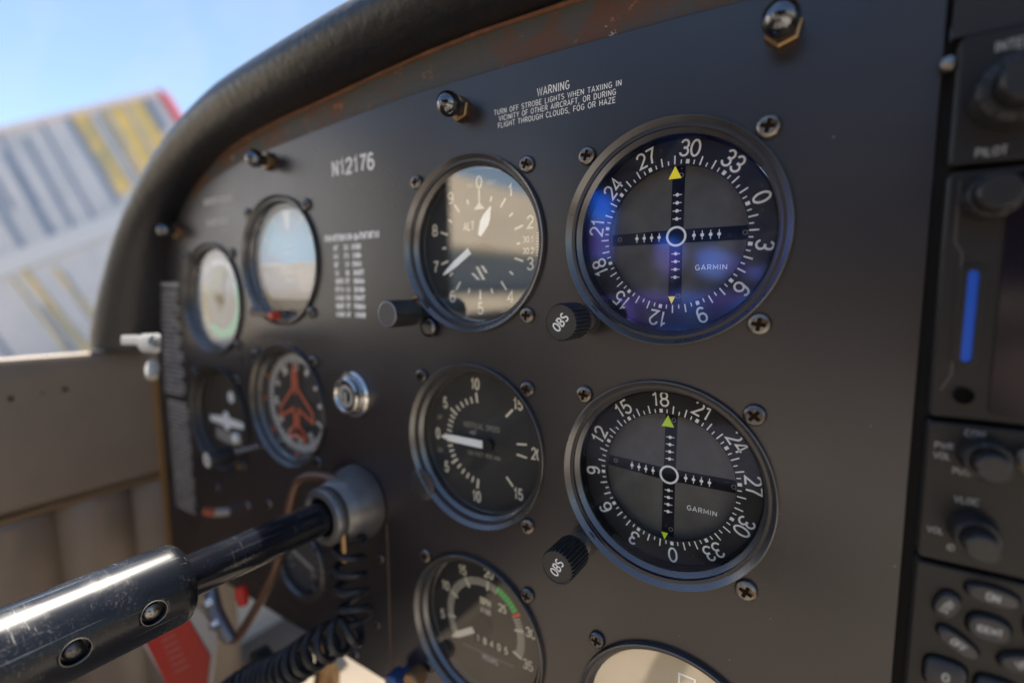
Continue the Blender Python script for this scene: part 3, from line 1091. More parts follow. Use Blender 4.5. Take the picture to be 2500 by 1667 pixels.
for a in ((338, 228, 378, 300, 14), (150, 262, 270, 465, 13), (12, 350, 120, 545, 13), (-30, 425, 66, 590, 13), (58, 320, 190, 560, 9),
          (145, 632, 232, 760, 12), (228, 262, 330, 430, 7), (95, 285, 215, 500, 6), (40, 400, 140, 560, 5), (-10, 300, 90, 470, 6), (100, 700, 200, 850, 6), (-20, 760, 80, 900, 10), (-60, 330, 30, 480, 8)):
    stripe(blue, *a)
for a in ((182, 262, 292, 440, 34), (308, 232, 388, 368, 34), (262, 242, 355, 400, 34), (56, 622, 210, 815, 13), (128, 618, 245, 760, 8), (30, 640, 190, 850, 4), (230, 250, 330, 415, 6)):
    stripe(yel, *a, off=55)
blue.build('blue_stripes', HB2, hang, smooth=False)
yel.build('yellow_stripes', HB3, hang, smooth=False)
rim = MB()
hb_quad(rim, -22000, 0, -60, 120, 90, 0, 300)
rim.build('roof_edge', mat('hangar_roof_edge', (0.7, 0.62, 0.66), 0.6), hang, smooth=False)

# unseen buildings added at the left rear to shape reflections in dials and panel
hr = thing('added_hangar', 'unseen hangar with a sand coloured roof, added at the left rear to be reflected', 'hangar', (-12000, -20000, -2600))
MB().box(-9000, 0, 8300, 19000, 0, 2300).build('wall', mat('hangar_wall_white', (0.85, 0.84, 0.82), 0.7), hr, smooth=False)
bkm = MB()
bkm.add([(-5600, -46000, -2590), (-5600, 0, -2590), (-11700, 0, -90), (-11700, -46000, -90), (-11700, 0, -2600), (-11700, -46000, -2600)], [(0, 1, 2, 3), (1, 4, 2), (0, 3, 5), (2, 4, 5, 3)])
tag(bkm.build('added_sand_bank', mat('added_sand_bank', (0.5, 0.42, 0.3), 0.9, noise=(0.5, (0.4, 0.34, 0.25), .35, .7)), smooth=False), kind='structure')  # unseen slope added so the altimeter glass reflects sunlit beige
wr = MB()
wr.add([(260, 8300, 2300), (260, 19200, 2300), (-9000, 19200, 9590), (-9000, 8300, 9590), (260, 8300, 2400), (260, 19200, 2400), (-9000, 19200, 9700), (-9000, 8300, 9700)], [(0, 1, 2, 3), (4, 5, 6, 7), (0, 1, 5, 4), (1, 2, 6, 5), (2, 3, 7, 6), (3, 0, 4, 7)])
wr.build('added_pale_roof', mat('white_roof', (0.8, 0.79, 0.78), .6), hr, smooth=False)  # pale sunlit slope added to brighten the sheen on the panel's left
MB().box(-9000, 0, -26000, 8290, 0, 3900).build('added_dark_wall', mat('hangar_wall_grey', (0.25, 0.3, 0.36), 0.7), hr, smooth=False)  # solid dark wall placed where the altimeter glass reflects a blue-grey band
rfm = MB()
rfm.add([(250, -26200, 3900), (250, 8290, 3900), (-9000, 8290, 9600), (-9000, -26200, 9600), (250, -26200, 4100), (250, 8290, 4100), (-9000, 8290, 9800), (-9000, -26200, 9800)],
        [(0, 1, 2, 3), (4, 5, 6, 7), (0, 1, 5, 4), (1, 2, 6, 5), (2, 3, 7, 6), (3, 0, 4, 7)])
rfm.build('roof', mat('sand_roof', (0.62, 0.52, 0.38), 0.7, noise=(0.6, (0.5, 0.42, 0.31), .35, .7)), hr, smooth=False)

# ================================================================== ROUND INSTRUMENTS
bez_prof = [(35.3, -9.4), (35.3, -3.7), (35.55, -3.4), (39.55, 2.0), (39.7, 2.15), (39.85, 2.15), (40.05, 2.0), (40.15, 1.6), (40.15, -0.2)]


def base_instrument(name, label, c, screws='aged', corners='TL TR BR', glass=GLASS, face_mat=FACE, dull=False, face_h=-8.0, rots=(20, 50, 10, 70), glass_h=-3.2, cat='dial', face_r=35.2):
    o = thing(name, label, cat, (c[0], 0, c[1]))
    MB().lathe(bez_prof, n=128).build('bezel', BEZEL_DULL if dull else BEZEL, o)
    MB().disc(face_r, face_h).build('dial_face', face_mat, o, smooth=False)
    MB().disc(35.2, glass_h).build('cover_glass', glass, o, smooth=False)
    P = {'TL': (-31.4, 31.4), 'TR': (31.4, 31.4), 'BR': (31.4, -31.4), 'BL': (-31.4, -31.4)}
    for i, k in enumerate(corners.split()):
        kd = screws if isinstance(screws, str) else screws[i]
        add_screw(o, P[k][0], P[k][1], 3.55 if name != 'course_deviation_indicator' or k == 'TL' else 3.8, kd, rots[i], 0.1)
    return o


def fluted_knob(parent, x, z, h0, h1, r, text=None, shaft_r=3.0, rot=-50, size=3.7, tilt=None):
    k = MB()
    n = 28 * 8
    def wob(a, rr, h):
        if rr < r - 0.8 or h > h1 - 0.25:
            return 0
        return -0.62 * (0.5 + 0.5 * cos(28 * a)) ** 2
    prof = [(shaft_r + .2, h0), (r - 0.9, h0), (r - .1, h0 + 0.8), (r, h0 + 1.5), (r, h1 - 1.2), (r - .15, h1 - 0.55), (r - .62, h1)]
    k.lathe(prof, (x, z), n, wob=wob)
    kk = k.build('knob', KNOB, parent, sharp=50)
    MB().lathe([(r - .62, h1), (r - .95, h1 - .02), (r - 1.05, h1 - 0.3), (0.01, h1 - 0.3)], (x, z), 64).build('knob_cap', KNOBCAP, kk)
    if text:
        t = MB()
        write(t, text, x, z, size, h1 - 0.24, 0.17, 0.92, ang=rot, track=.12)
        t.build('knob_lettering', WHITE, kk, smooth=False)
    MB().lathe([(shaft_r, h0 + .5), (shaft_r, 2.4), (shaft_r + 1.4, 2.3), (shaft_r + 1.6, 0.05)], (x, z), 40).build('shaft', CAST, parent)
    return kk


# ---- the two course deviation indicators
def cdi(c, top_hdg, label, glass, tri, screw_kinds, arms_bend, obs_rot, knob_h, rots):
    o = base_instrument('course_deviation_indicator', label, c, screw_kinds, glass=glass, face_mat=WELL, face_h=-13.6, rots=rots, face_r=35.2)
    H = -8.6
    # heading card: ring with the numbers
    ring = MB().lathe([(25.4, H - 1.2), (25.4, H), (35.2, H)], n=120).build('compass_card', FACE, o)
    t = MB()
    for d in range(0, 36):
        a = d * 10 - top_hdg
        if d % 3 == 0:
            s = str(d)
            x, z = pol(31.3, a)
            write(t, s, x, z, 5.9, H + 0.08, 0.125, 0.94, ang=a, track=.08)
            tick(t, 25.9, 27.4, a, 1.25, H + .05)
        else:
            tick(t, 25.8, 28.9, a, 0.5, H + .05)
        tick(t, 25.8, 27.3, a + 5, 0.42, H + .05)
        if d % 3 == 0:
            pass
    t.build('card_numerals', WHITE, ring, smooth=False)
    PH = -12.4
    pl = MB().disc(27.0, PH).build('backing_plate', PLATE, o, smooth=False)
    cr = MB()
    w = 2.5
    b = arms_bend
    cr.poly([(-w, -25.8), (w, -25.8), (w * .95, -4), (w, 4), (w * 1.05, 25.8), (-w * .85, 25.8), (-w * .9, 3), (-w, -3)], PH + .05)
    cr.poly([(-25.8, -w + b), (-3, -w), (3, -w), (25.8, -w + b * .2), (25.8, w + b * .2), (3, w), (-3, w), (-25.8, w * .8 + b)], PH + .09)
    cr.build('needle_slots', CROSS, pl, smooth=False)
    m = MB()
    m.ribbon(circle(0, 0, 3.4, 40), 0.85, PH + .5, closed=True)
    for k in range(4):
        q = 6.5 + 2.95 * k
        for sx_, sz_ in ((0, 1), (0, -1), (1, 0), (-1, 0)):
            X, Z = q * sx_, q * sz_ + (b * (q / 26) if sx_ < 0 else 0)
            m.poly([(X + .68 * cos(i * pi / 6), Z + .68 * sin(i * pi / 6)) for i in range(12)], PH + .42)
            if sx_ == 0:
                m.ribbon([(X - 1.6, Z), (X + 1.6, Z)], .3, PH + .36)
            else:
                m.ribbon([(X, Z - 1.6), (X, Z + 1.6)], .3, PH + .36)
    m.build('deviation_dots', WHITE, o, smooth=False)
    for (X, Z) in ((1.2, 22.4), (1.3, -22.6), (24, b * .1), (-22.5, b)):
        MB().ribbon(circle(X, Z, .75, 16), .3, PH + .3, closed=True).build('pivot_ring', PIVOT, o, smooth=False)
    t = MB()
    write(t, 'GARMIN', 12.9, -11.9, 1.95, PH + .2, .15, 1.38, track=.14)
    t.build('maker_lettering', WHITE, o, smooth=False)
    g1 = MB()
    g1.poly([(-2.35, 20.6), (2.35, 20.6), (0, 25.1)], H + .5, .3)
    g1.build('course_pointer', tri, o, smooth=False)
    g2 = MB()
    g2.poly([(-1.3, -22.6), (0, -25.4), (1.3, -22.6)], H + .5, .3)
    g2.build('reciprocal_pointer', tri, o, smooth=False)
    # inner step ring under the glass
    MB().lathe([(35.2, -4.6), (34.6, -4.6), (34.5, -8.3)], n=120).build('retaining_ring', WELL, o)
    fluted_knob(o, -31.4, -31.6, 9.0, knob_h, 7.0, 'OBS', rot=obs_rot, size=3.6)
    bs = MB()
    a0 = [(-31.4 + 6.2 * cos(t_ * pi / 12), -31.6 + 6.2 * sin(t_ * pi / 12)) for t_ in range(24)]
    bs.poly(a0, 1.0, 1.0)
    bs.build('knob_boss', BEZEL_DULL, o, smooth=False)
    return o


cdi(VOR1, 290.7, 'upper navigation dial with blue reflections, yellow triangle markers and the number 30 near its top',
    GLASS_VOR, YELLOW, ('rust', 'rust', 'rust'), 0.0, -50, 22.2, (15, 12, 8))
cdi(VOR2, 186.1, 'lower navigation dial with lime triangle markers and the number 18 near its top',
    GLASS_VOR2, LIME, ('rust', 'dark', 'rust'), 1.6, -64, 24.0, (10, 40, 25))

# ---- altimeter
alt = base_instrument('altimeter', 'altimeter dial reading ALT with two white hands and beige reflections in its glass', ALT, ('rust', 'aged', 'rust'), face_mat=FACE_GREY, rots=(0, 25, 5))
t = MB()
H = -7.9
for k in range(10):
    a = k * 36
    x, z = pol(29.3, a)
    write(t, str(k), x + (0.4 if k == 1 else 0), z, 5.6, H, .15, .98)
    if k:
        tick(t, 20.6, 25.4, a, 1.0, H)
    tick(t, 20.8, 23.2, a + 18, .95, H)
for k in (13, 14, 15, 16, 17):
    pass
t.ribbon([(0, 17), (0, 26)], .9, H)
t.poly([(-3.2, 16.9), (3.2, 16.9), (0, 20.2)], H + .02)
write(t, 'ALT', -6.4, 9.6, 4.0, H, .15, .85)
t.build('dial_numerals', CREAM, alt, smooth=False)
t = MB()
write(t, 'FEET', 7.2, 28.2, 1.9, H, .12)
write(t, '100', -5.6, 28.2, 1.9, H, .12)
t.build('dial_small_print', GREYPRINT, alt, smooth=False)
k = MB().poly([(22.6, -6.2), (32, -6.2), (32, 4.6), (22.6, 4.6)], H + .03).build('pressure_window', FACE, alt, smooth=False)
t = MB()
write(t, '30.1', 26.8, 1.6, 2.7, H + .08, .14, .9)
write(t, '30.2', 26.8, -3.4, 2.7, H + .08, .14, .9)
for i in range(9):
    t.ribbon([(31, 4.0 - i * 1.2), (31 + (1.2 if i % 2 else 2), 4.0 - i * 1.2)], .28, H + .08)
t.build('pressure_numerals', CREAM, k, smooth=False)
t = MB()
for i, (x0, x1) in enumerate(((-4.6, -.8), (-1.8, 2.2), (1.2, 3.8))):
    zt, zb = (-9.6, -15.8) if i else (-12.6, -15.8)
    if i == 2:
        zt, zb = -9.2, -12.6
    t.poly([(x0 - .9, zt), (x0 + .9, zt), (x1 + .9, zb), (x1 - .9, zb)], H + .02)
t.build('striped_flag', CREAM, alt, smooth=False)


def hand(parent, ang, pts, h, name, material=NEEDLE):
    """pts = (distance out, half width)"""
    ca, sa = sin(radians(ang)), cos(radians(ang))
    L = [(r * ca - w * sa, r * sa + w * ca) for r, w in pts] + [(r * ca + w * sa, r * sa - w * ca) for r, w in reversed(pts)]
    return MB().poly(L, h, .35).build(name, material, parent, smooth=False)


hand(alt, 27, [(-9, .8), (4.8, .8)], -4.75, 'short_hand_shaft', FACE)
hand(alt, 27, [(5.0, .9), (11, 2.5), (14, 2.2), (19.2, .25)], -4.7, 'short_hand')
hand(alt, 236.5, [(-10, .8), (4.0, .8)], -4.35, 'long_hand_shaft', FACE)
hand(alt, 236.5, [(4.2, 1.6), (15, 1.5), (21, .9), (24.0, .2)], -4.3, 'long_hand')
MB().lathe([(2.3, -7), (2.3, -4.2), (1.6, -3.9), (.01, -3.9)], n=40).build('hub', FACE, alt)
# setting knob: plain cylinder with a bevelled pale end
kb = MB().lathe([(5.2, 5.5), (6.2, 6.2), (6.4, 12), (6.4, 21.6), (6.1, 22.2), (5.2, 22.5), (5.0, 22.3), (.01, 22.3)], (-31.4, -31.4), 64,
                wob=lambda a, r, h: 0 if h > 21.7 or r < 6.1 else -.14 * (.5 + .5 * cos(28 * a))).build('knob', KNOB, alt, sharp=50)
MB().lathe([(6.15, 22.18), (5.9, 22.5), (5.25, 22.62), (5.1, 22.4)], (-31.4, -31.4), 64).build('edge_highlight', mat('edge_highlight', (.2, .19, .21), .35, .3), kb)  # pale ring: light caught by the bevel is put into its colour
MB().disc(5.15, 22.42, (-31.4, -31.4), 48).build('knob_cap', mat('grey_cap', (0.09, 0.09, 0.088), .5), kb, smooth=False)
MB().lathe([(2.6, 5.6), (2.6, 1.6), (6.6, 1.4), (6.8, .1)], (-31.4, -31.4), 40).build('knob_boss', BEZEL_DULL, alt)
MB().lathe([(4.8, 2.6), (4.8, 1.7), (3.4, 3.4), (.01, 3.4)], (-24.5, -38.5), 32).build('boss_screw', DARKSCREW, alt)
MB().tube([(-33.5, -2.5, -24.6), (-30.5, -2.5, -24.2)], 1.4, 12).build('stop_pin', BRASS, alt)

# ---- vertical speed indicator
vsi = base_instrument('vertical_speed_indicator', 'vertical speed dial with one white needle pointing left to 0', VSI, ('dark', 'dark', 'rust'), glass=GLASS_SOFT, face_mat=FACE_GREY, rots=(5, 12, 8), dull=False)
t = MB()
ANG = {0: 0, 5: 36, 10: 82, 15: 134, 20: 173}


def vang(v):
    s = 1 if v >= 0 else -1
    v = abs(v)
    ks = sorted(ANG)
    for a, b in zip(ks[:-1], ks[1:]):
        if a <= v <= b:
            return -90 + s * (ANG[a] + (ANG[b] - ANG[a]) * (v - a) / (b - a))


for v_ in range(-10, 11):
    big = v_ % 5 == 0
    tick(t, 19.6, 24.6 if big else 22.8, vang(v_), 1.15 if big else 1.0, H)
for v_ in (15, -15):
    tick(t, 20.5, 26, vang(v_), 1.1, H)
for v_ in (20, -20):
    tick(t, 20.4, 26, vang(v_), .95, H)
for s, v_, dx in (('0', 0, 0), ('5', 5, 0), ('10', 10, 0), ('15', 15, 0), ('5', -5, 0), ('10', -10, 0), ('15', -15, 0)):
    x, z = pol(28.9 if abs(v_) != 15 else 30.2, vang(v_))
    write(t, s, x, z, 5.6, H, .16, .72, track=.12)
write(t, '20', 30.9, -.4, 5.6, H, .15, .68)
t.build('dial_numerals', CREAM, vsi, smooth=False)
t = MB()
write(t, 'VERTICAL SPEED', -.6, 7.6, 2.7, H, .13, .92)
write(t, '100 FEET PER MIN', .6, -6.6, 2.1, H, .13, .98)
write(t, 'UP', -27.5, 8.8, 2.3, H, .14)
write(t, 'DN', -27.5, -8.8, 2.3, H, .14)
t.build('dial_small_print', mat('dim_cream', (0.3, 0.28, 0.22), .6), vsi, smooth=False)
hand(vsi, -90, [(-2.4, 1.9), (17, 1.75), (23.5, .5)], -4.6, 'needle')
MB().lathe([(2.6, -7.6), (2.6, -5.2), (.01, -5.2)], (5, 0), 32).build('hub', FACE, vsi)
# oval blanking boss at the lower left of this dial
MB().lathe([(8.4, 0.05), (8.4, 1.0), (7.6, 1.5), (.01, 1.5)], (-33, -26), 48).build('corner_boss', BEZEL_DULL, vsi)

# ---- tachometer
rpm = base_instrument('tachometer', 'tachometer dial with green and red arc marks at the bottom of the panel', RPM, ('rust', 'dark', 'dark', 'dark'), glass=GLASS_SOFT, face_mat=FACE, rots=(5, 12, 8, 0), corners='TL TR BR BL')
t = MB()
for i in range(0, 71):
    rv = i * .5
    a = -135 + rv * 7.08
    if rv < 2:
        continue
    big = i % 10 == 0
    if 22 < rv < 27.2:
        continue
    tick(t, 19.2 if big else 20.4, 24.6, a, 1.1 if big else .5, H)
for d in (5, 10, 15, 20, 30, 35):
    x, z = pol(28.6, -135 + d * 7.08)
    write(t, str(d), x, z, 5.0, H, .14, .82)
x, z = pol(17.2, -135 + 25 * 7.08)
write(t, '25', x, z, 4.2, H, .14, .82)
write(t, 'RPM', 1.0, 12.3, 3.7, H, .15, .85)
write(t, 'X100', 1.0, 7.4, 2.8, H, .14, .85)
t.build('dial_numerals', CREAM, rpm, smooth=False)
t = MB()
for i in range(7):
    a = 21 + i * 4.9
    t.arc(23.4, a, a + 4.2, 3.8, H + .02, n=3)
t.build('green_arc', GREEN, rpm, smooth=False)
MB().arc(23.4, 56.2, 60.2, 5.0, H + .04, n=3).build('red_line', REDM, rpm, smooth=False)
w_ = MB().poly([(-6.5, -11.6), (15.5, -11.6), (15.5, -6.2), (-6.5, -6.2)], H + .03).build('hour_counter', CROSS, rpm, smooth=False)
t = MB()
for i, s in enumerate('18405'):
    write(t, s, -4.0 + i * 4.4, -8.9, 3.8, H + .1, .15, .85)
t.build('counter_digits', CREAM, w_, smooth=False)
t = MB()
write(t, 'HOURS', 3.6, -18, 2.8, H, .14)
t.build('dial_small_print', GREYPRINT, rpm, smooth=False)
hand(rpm, 237, [(5.5, 1.7), (18, 1.6), (22.4, .5)], -4.6, 'needle', mat('needle_cream', (.72, .66, .55), .5))
MB().lathe([(5.4, -7.6), (5.4, -5.2), (4.6, -4.6), (.01, -4.6)], n=40).build('hub', CROSS, rpm)
MB().ribbon([(-14, -16.5), (18, -15.6)], 1.1, H + .03).build('counter_trim', mat('counter_trim', (.03, .04, .06), .3), rpm, smooth=False)

# ---- clock / engine display under the lower navigation dial, only its top in view
clk = base_instrument('engine_display', 'round display with a beige reflection coloured into its face, cut off by the bottom of the picture', CLK, ('dark', 'dark'), corners='TL TR', face_mat=mat('beige_reflection_face', (0.5, 0.42, 0.29), .35, noise=(30, (.42, .35, .24), .4, .7)), face_h=-4.5, rots=(10, 30))  # the glass's beige reflection is put into the face colour
t = MB()
t.ribbon([(1.5, 19.5), (7.5, 19.5), (7.5, 27.5), (1.5, 27.5)], .8, -4.4, closed=True)
t.poly([(3, 20.5), (6, 22.5), (3, 24.5)], -4.35)
t.build('display_emblem', WHITE, clk, smooth=False)

# ---- attitude indicator
att = base_instrument('attitude_indicator', 'attitude dial with pale blue sky above a white horizon bar and beige ground', ATT, ('dark',) * 4, glass=GLASS_MID, corners='TL TR BR BL', face_mat=BEZEL_DULL, face_h=-8.2)
AS = mat('attitude_sky', (0.45, 0.66, 0.78), .5, noise=(26, (.5, .5, .6), .45, .6))
AG = mat('attitude_ground', (0.72, 0.62, 0.5), .5, noise=(30, (.5, .45, .4), .5, .6))


def seg(z0, z1, r, n=24):
    """band of a disc between heights z0<z1"""
    a0 = math.asin(max(-1, min(1, z0 / r))); a1 = math.asin(max(-1, min(1, z1 / r)))
    rt = [(r * cos(a0 + (a1 - a0) * i / n), r * sin(a0 + (a1 - a0) * i / n)) for i in range(n + 1)]
    return rt + [(-x, z) for x, z in reversed(rt)]


MB().poly(seg(-1.5, 32.5, 32.8), -7.0).build('sky_card', AS, att, smooth=False)
MB().poly(seg(-24, -1.5, 32.8), -7.0).build('ground_card', AG, att, smooth=False)
t = MB()
t.ribbon([(-32, -1.5), (32, -1.5)], .9, -6.8)
t.poly([(-4, 31.5), (4, 31.5), (1.4, 20), (-1.4, 20)], -6.8)
for a in (-60, -30, 30, 60):
    tick(t, 26, 31.5, a, 1.0, -6.8)
for z in (5, 10, -7, -12):
    t.ribbon([(-5, z), (5, z)], .6, -6.8)
t.build('horizon_marks', WHITE, att, smooth=False)
t = MB()
t.ribbon([(-16, -1.5), (-6, -1.5), (-3, -5), (0, -1.5), (3, -5), (6, -1.5), (16, -1.5)], 1.5, -5.5)
t.build('aircraft_symbol', mat('symbol_cream', (.75, .72, .66), .5), att, smooth=False)
t = MB()
t.lathe([(3.0, 0), (3.0, 5), (2.2, 6), (.01, 6)], (-4, -34), 24)
t.build('cage_knob', mat('red_knob', (0.45, 0.05, 0.03), .4), att)
t = MB()
t.tube([(-30, -3, -33), (-18, -3.4, -33), (-6, -3, -34)], 1.7, 12)
t.build('cage_lever', mat('lever_brown', (0.16, .1, .06), .4), att)

# ---- airspeed indicator
asi = base_instrument('airspeed_indicator', 'airspeed dial with green and white arcs at the far left of the panel', ASI, 'dark', glass=GLASS_SOFT, corners='TL TR BR', face_mat=mat('asi_face', (0.36, 0.36, 0.37), .5), face_h=-6)
t = MB().arc(27, -20, 160, 3.5, -5.8)
t.arc(28, 200, 330, 2.4, -5.8)
for a in range(0, 360, 15):
    tick(t, 29.5, 33, a, 1.0, -5.78)
t.build('white_arc', mat('soft_white', (.7, .7, .7), .5), asi, smooth=False)
t = MB().arc(25.5, 60, 218, 7.0, -5.7)
t.build('green_arc', mat('soft_green', (0.32, 0.72, 0.52), .5), asi, smooth=False)
t = MB().arc(24, 226, 300, 5.0, -5.7)
t.build('yellow_arc', mat('soft_yellow', (0.5, 0.42, 0.2), .5), asi, smooth=False)
hand(asi, 20, [(-8, 1.6), (8, 3.2), (18, 2.4), (22, .4)], -4.8, 'needle', mat('asi_needle', (.3, .27, .2), .5))
MB().poly([(-17, 8), (-8, 21), (8, 25), (12, 17), (-3, 10), (-9, -3)], -5.5).build('scale_window', mat('scale_window', (.3, .28, .18), .5), asi, smooth=False)
MB().lathe([(4, -6), (4, -4.6), (.01, -4.4)], n=30).build('hub', FACE, asi)

# ---- directional gyro
dg_ = base_instrument('heading_indicator', 'heading dial with an orange aircraft outline inside a white compass ring', DG, 'dark', glass=GLASS_SOFT, corners='TL TR BR', face_mat=FACE_GREY, face_h=-8.2)
t = MB()
for a in range(0, 360, 5):
    tick(t, 27.6, 33.2, a, 1.3, -7.9)
t2 = ['N', '3', '6', 'E', '12', '15', 'S', '21', '24', 'W', '30', '33']
for i, s in enumerate(t2):
    a = i * 30 + 28
    x, z = pol(24.3, a)
    write(t, s, x, z, 5.0, -7.9, .2, .85, ang=a)
t.build('compass_card', mat('dg_print', (.88, .86, .8), .5), dg_, smooth=False)
t = MB()
ol = [(0, 26), (2.2, 20), (2.6, 10), (17.5, -4.5), (17.5, -10.5), (2.8, -3.5), (2.0, -14), (8.5, -20), (8.5, -24), (0, -21)]
full = ol + [(-x, z) for x, z in reversed(ol[1:-1])]
t.ribbon(full, 1.9, -6.4, closed=True)
t.ribbon([(0, 22), (0, 6)], 1.6, -6.3)
t.ribbon([(0, -6), (0, -18)], 1.6, -6.3)
t.build('aircraft_outline', ORANGE, dg_, smooth=False)
t = MB()
for a in (-62, -90, -128, 180, 140):
    x, z = pol(34, a)
    t.poly([(x + 1.7 * cos(i * pi / 5), z + 1.7 * sin(i * pi / 5)) for i in range(10)], -5.5)
t.build('index_dots', ORANGE, dg_, smooth=False)
kk = MB().lathe([(3.0, 21), (5.6, 21.4), (5.8, 24), (5.8, 35), (5.3, 36), (4.9, 36.1)], (-31.4, -31.4), 40).build('knob', RUBBER, dg_)
MB().disc(5.0, 36.1, (-31.4, -31.4), 32).build('knob_cap', mat('pale_cap', (.5, .47, .42), .5), kk, smooth=False)
MB().lathe([(2.1, 0), (2.1, 21.5)], (-31.4, -31.4), 24).build('shaft', CHROME, dg_)

# ---- turn coordinator
tcn = thing('turn_coordinator', 'turn coordinator dial with a white aircraft silhouette and a ball below it', 'dial', (TC[0], 0, TC[1]))
MB().lathe(bez_prof, n=96).build('bezel', BEZEL_DULL, tcn)
MB().disc(35.2, -7.2).build('dial_face', mat('tc_face', (0.035, 0.026, 0.02), .6), tcn, smooth=False)
MB().disc(35.2, -3.0).build('cover_glass', glass_mat('tc_glass', (1, .98, .95), .5, 0.0), tcn, smooth=False)
t = MB()
t.poly([(x_, z_ - 4) for x_, z_ in ((-24, 1.6), (-4, 3), (-3, 7), (3, 7), (4, 3), (24, 1.6), (24, -3), (4, -4), (3, -7), (-3, -7), (-4, -4), (-24, -3))], -5.4, .3)
t.poly([(4.5 * cos(i_ * pi / 8) + 8, 4.5 * sin(i_ * pi / 8) + 15) for i_ in range(16)], -6)
t.build('aircraft_silhouette', WHITE, tcn, smooth=False)
t = MB()
t.ribbon([(-18 + i * 4, -15 - 2.4 * (1 - ((i - 4.5) / 4.5) ** 2)) for i in range(10)], 9, -6.2)
t.build('ball_tube', mat('ball_tube', (.3, .29, .27), .4), tcn, smooth=False)
MB().lathe([(4.2, -6.1), (3.8, -4.4), (2, -3.2), (.01, -2.9)], (12, -15.5), 24).build('ball', WHITE, tcn)
for (X, Z) in ((-31.4, 31.4), (31.4, 31.4), (31.4, -31.4)):
    add_screw(tcn, X, Z, 3.4, 'dark', 10, 0.1)

# ---- small round gauge on the lower plate
sm = thing('small_gauge', 'small round grey gauge with a red mark on the black lower plate', 'dial', (-146, 0, -199))
MB().lathe([(24.6, -6), (24.6, -1), (21.8, .4), (21.8, 2.4), (26.2, 2.4), (26.6, 1.6), (26.6, -.5)][:0] + [(21.5, -6), (21.5, 1.0), (23, 2.4), (25.8, 2.4), (26.4, 1.6), (26.4, -.4)], n=64).build('bezel', BEZEL, sm)
MB().disc(21.6, -3).build('dial_face', mat('gauge_face', (.07, .07, .068), .5), sm, smooth=False)
t = MB()
for a in range(-120, 121, 20):
    tick(t, 13, 18, a, 1.0, -2.8)
t.ribbon([(-12, 3), (10, -4)], 3.2, -2.7)
write(t, 'F', 9, -9, 5, -2.8, .2)
t.build('scale', mat('gauge_print', (.35, .34, .3), .5), sm, smooth=False)
MB().poly([(2 + 3.2 * cos(i * pi / 6), 15 + 3.2 * sin(i * pi / 6)) for i in range(12)], -2.4).build('red_mark', REDM, sm, smooth=False)

# ---- key lock
key = thing('key_lock', 'round chrome key lock with an upright keyhole between the dials', 'lock', (-84.5, 0, -79.3))
MB().lathe([(13.2, 0), (13.2, 1.5), (12.2, 2.6), (11, 2.7), (10.2, 2.0)], n=64).build('outer_ring', CHROME, key)
MB().lathe([(10.4, 0), (10.4, 6.2), (9.6, 7.0), (8.4, 7.0), (7.6, 6.0), (7.4, 5.4)], n=64).build('inner_ring', CHROME, key)
SATIN = mat('satin_steel', (.62, .62, .6), .42, .7)
MB().lathe([(7.5, 5.2), (6.6, 5.4), (6.3, 5.4)], n=48).build('groove_ring', WELL, key)
MB().lathe([(6.4, 5.2), (6.4, 6.3), (4.3, 6.3), (4.3, 5.6), (.01, 5.6)], n=48).build('cylinder', SATIN, key)
MB().poly([(-3.2, -4.2), (3.2, -4.2), (3.2, 2.4), (2.0, 3.6), (-2.0, 3.6), (-3.2, 2.4)], 5.7).build('key_slot', WELL, key, smooth=False)
MB().poly([(-1.25, -4.6), (1.25, -4.6), (1.25, 2.6), (-1.25, 2.6)], 6.5, .5).build('key_guard', SATIN, key, smooth=False)

# ---- row of ball-ended studs with brass nuts along the top of the panel
BALLM = mat('dark_polished_metal', (0.2, 0.21, 0.23), .13, 1.0, noise=(300, (.1, .1, .11), .4, .7))
STUD = 'ball studs in the row under the glareshield'


def stud(x, z, label, scale=1.0):
    s = thing('ball_stud', label, 'knob', (x, 0, z), STUD)
    nut = MB()
    for (h0, h1, rr) in ((0.0, 3.4, 5.5),):
        hexv = [(rr * cos(i * pi / 3 + .3), rr * sin(i * pi / 3 + .3)) for i in range(6)]
        top = [(x_ * .86, z_ * .86) for x_, z_ in hexv]
        v = [(a, -h0, b) for a, b in hexv] + [(a, -(h1 - .6), b) for a, b in hexv] + [(a, -h1, b) for a, b in top]
        f = [(i, (i + 1) % 6, (i + 1) % 6 + 6, i + 6) for i in range(6)] + [(i + 6, (i + 1) % 6 + 6, (i + 1) % 6 + 12, i + 12) for i in range(6)] + [tuple(range(12, 18))]
        nut.add(v, f)
    nut.build('hex_nut', BRASS, s, smooth=False)
    MB().lathe([(3.2, 3.4), (3.0, 5.2), (2.6, 6.5)], n=32).build('neck', GLOSSBLACK, s)
    b = MB()
    cc = 9.6
    R_ = 5.3
    b.lathe([(max(.01, R_ * sin(radians(tt))), cc - R_ * cos(radians(tt)) * 1.0) for tt in range(20, 181, 8)], n=48)
    b.build('ball', BALLM, s)
    return s


stud(124.6, 58.5, 'glossy black ball stud on a brass nut, nearest to the radio stack and largest')
stud(-2.8, 59.6, 'glossy black ball stud on a brass nut just left of the warning lettering')
stud(-154.7, 58.2, 'blurred black ball stud with brass nut above the attitude dial')
stud(-279.2, 24.4, 'pale reflecting ball stud at the far left end of the row, beside the glareshield')

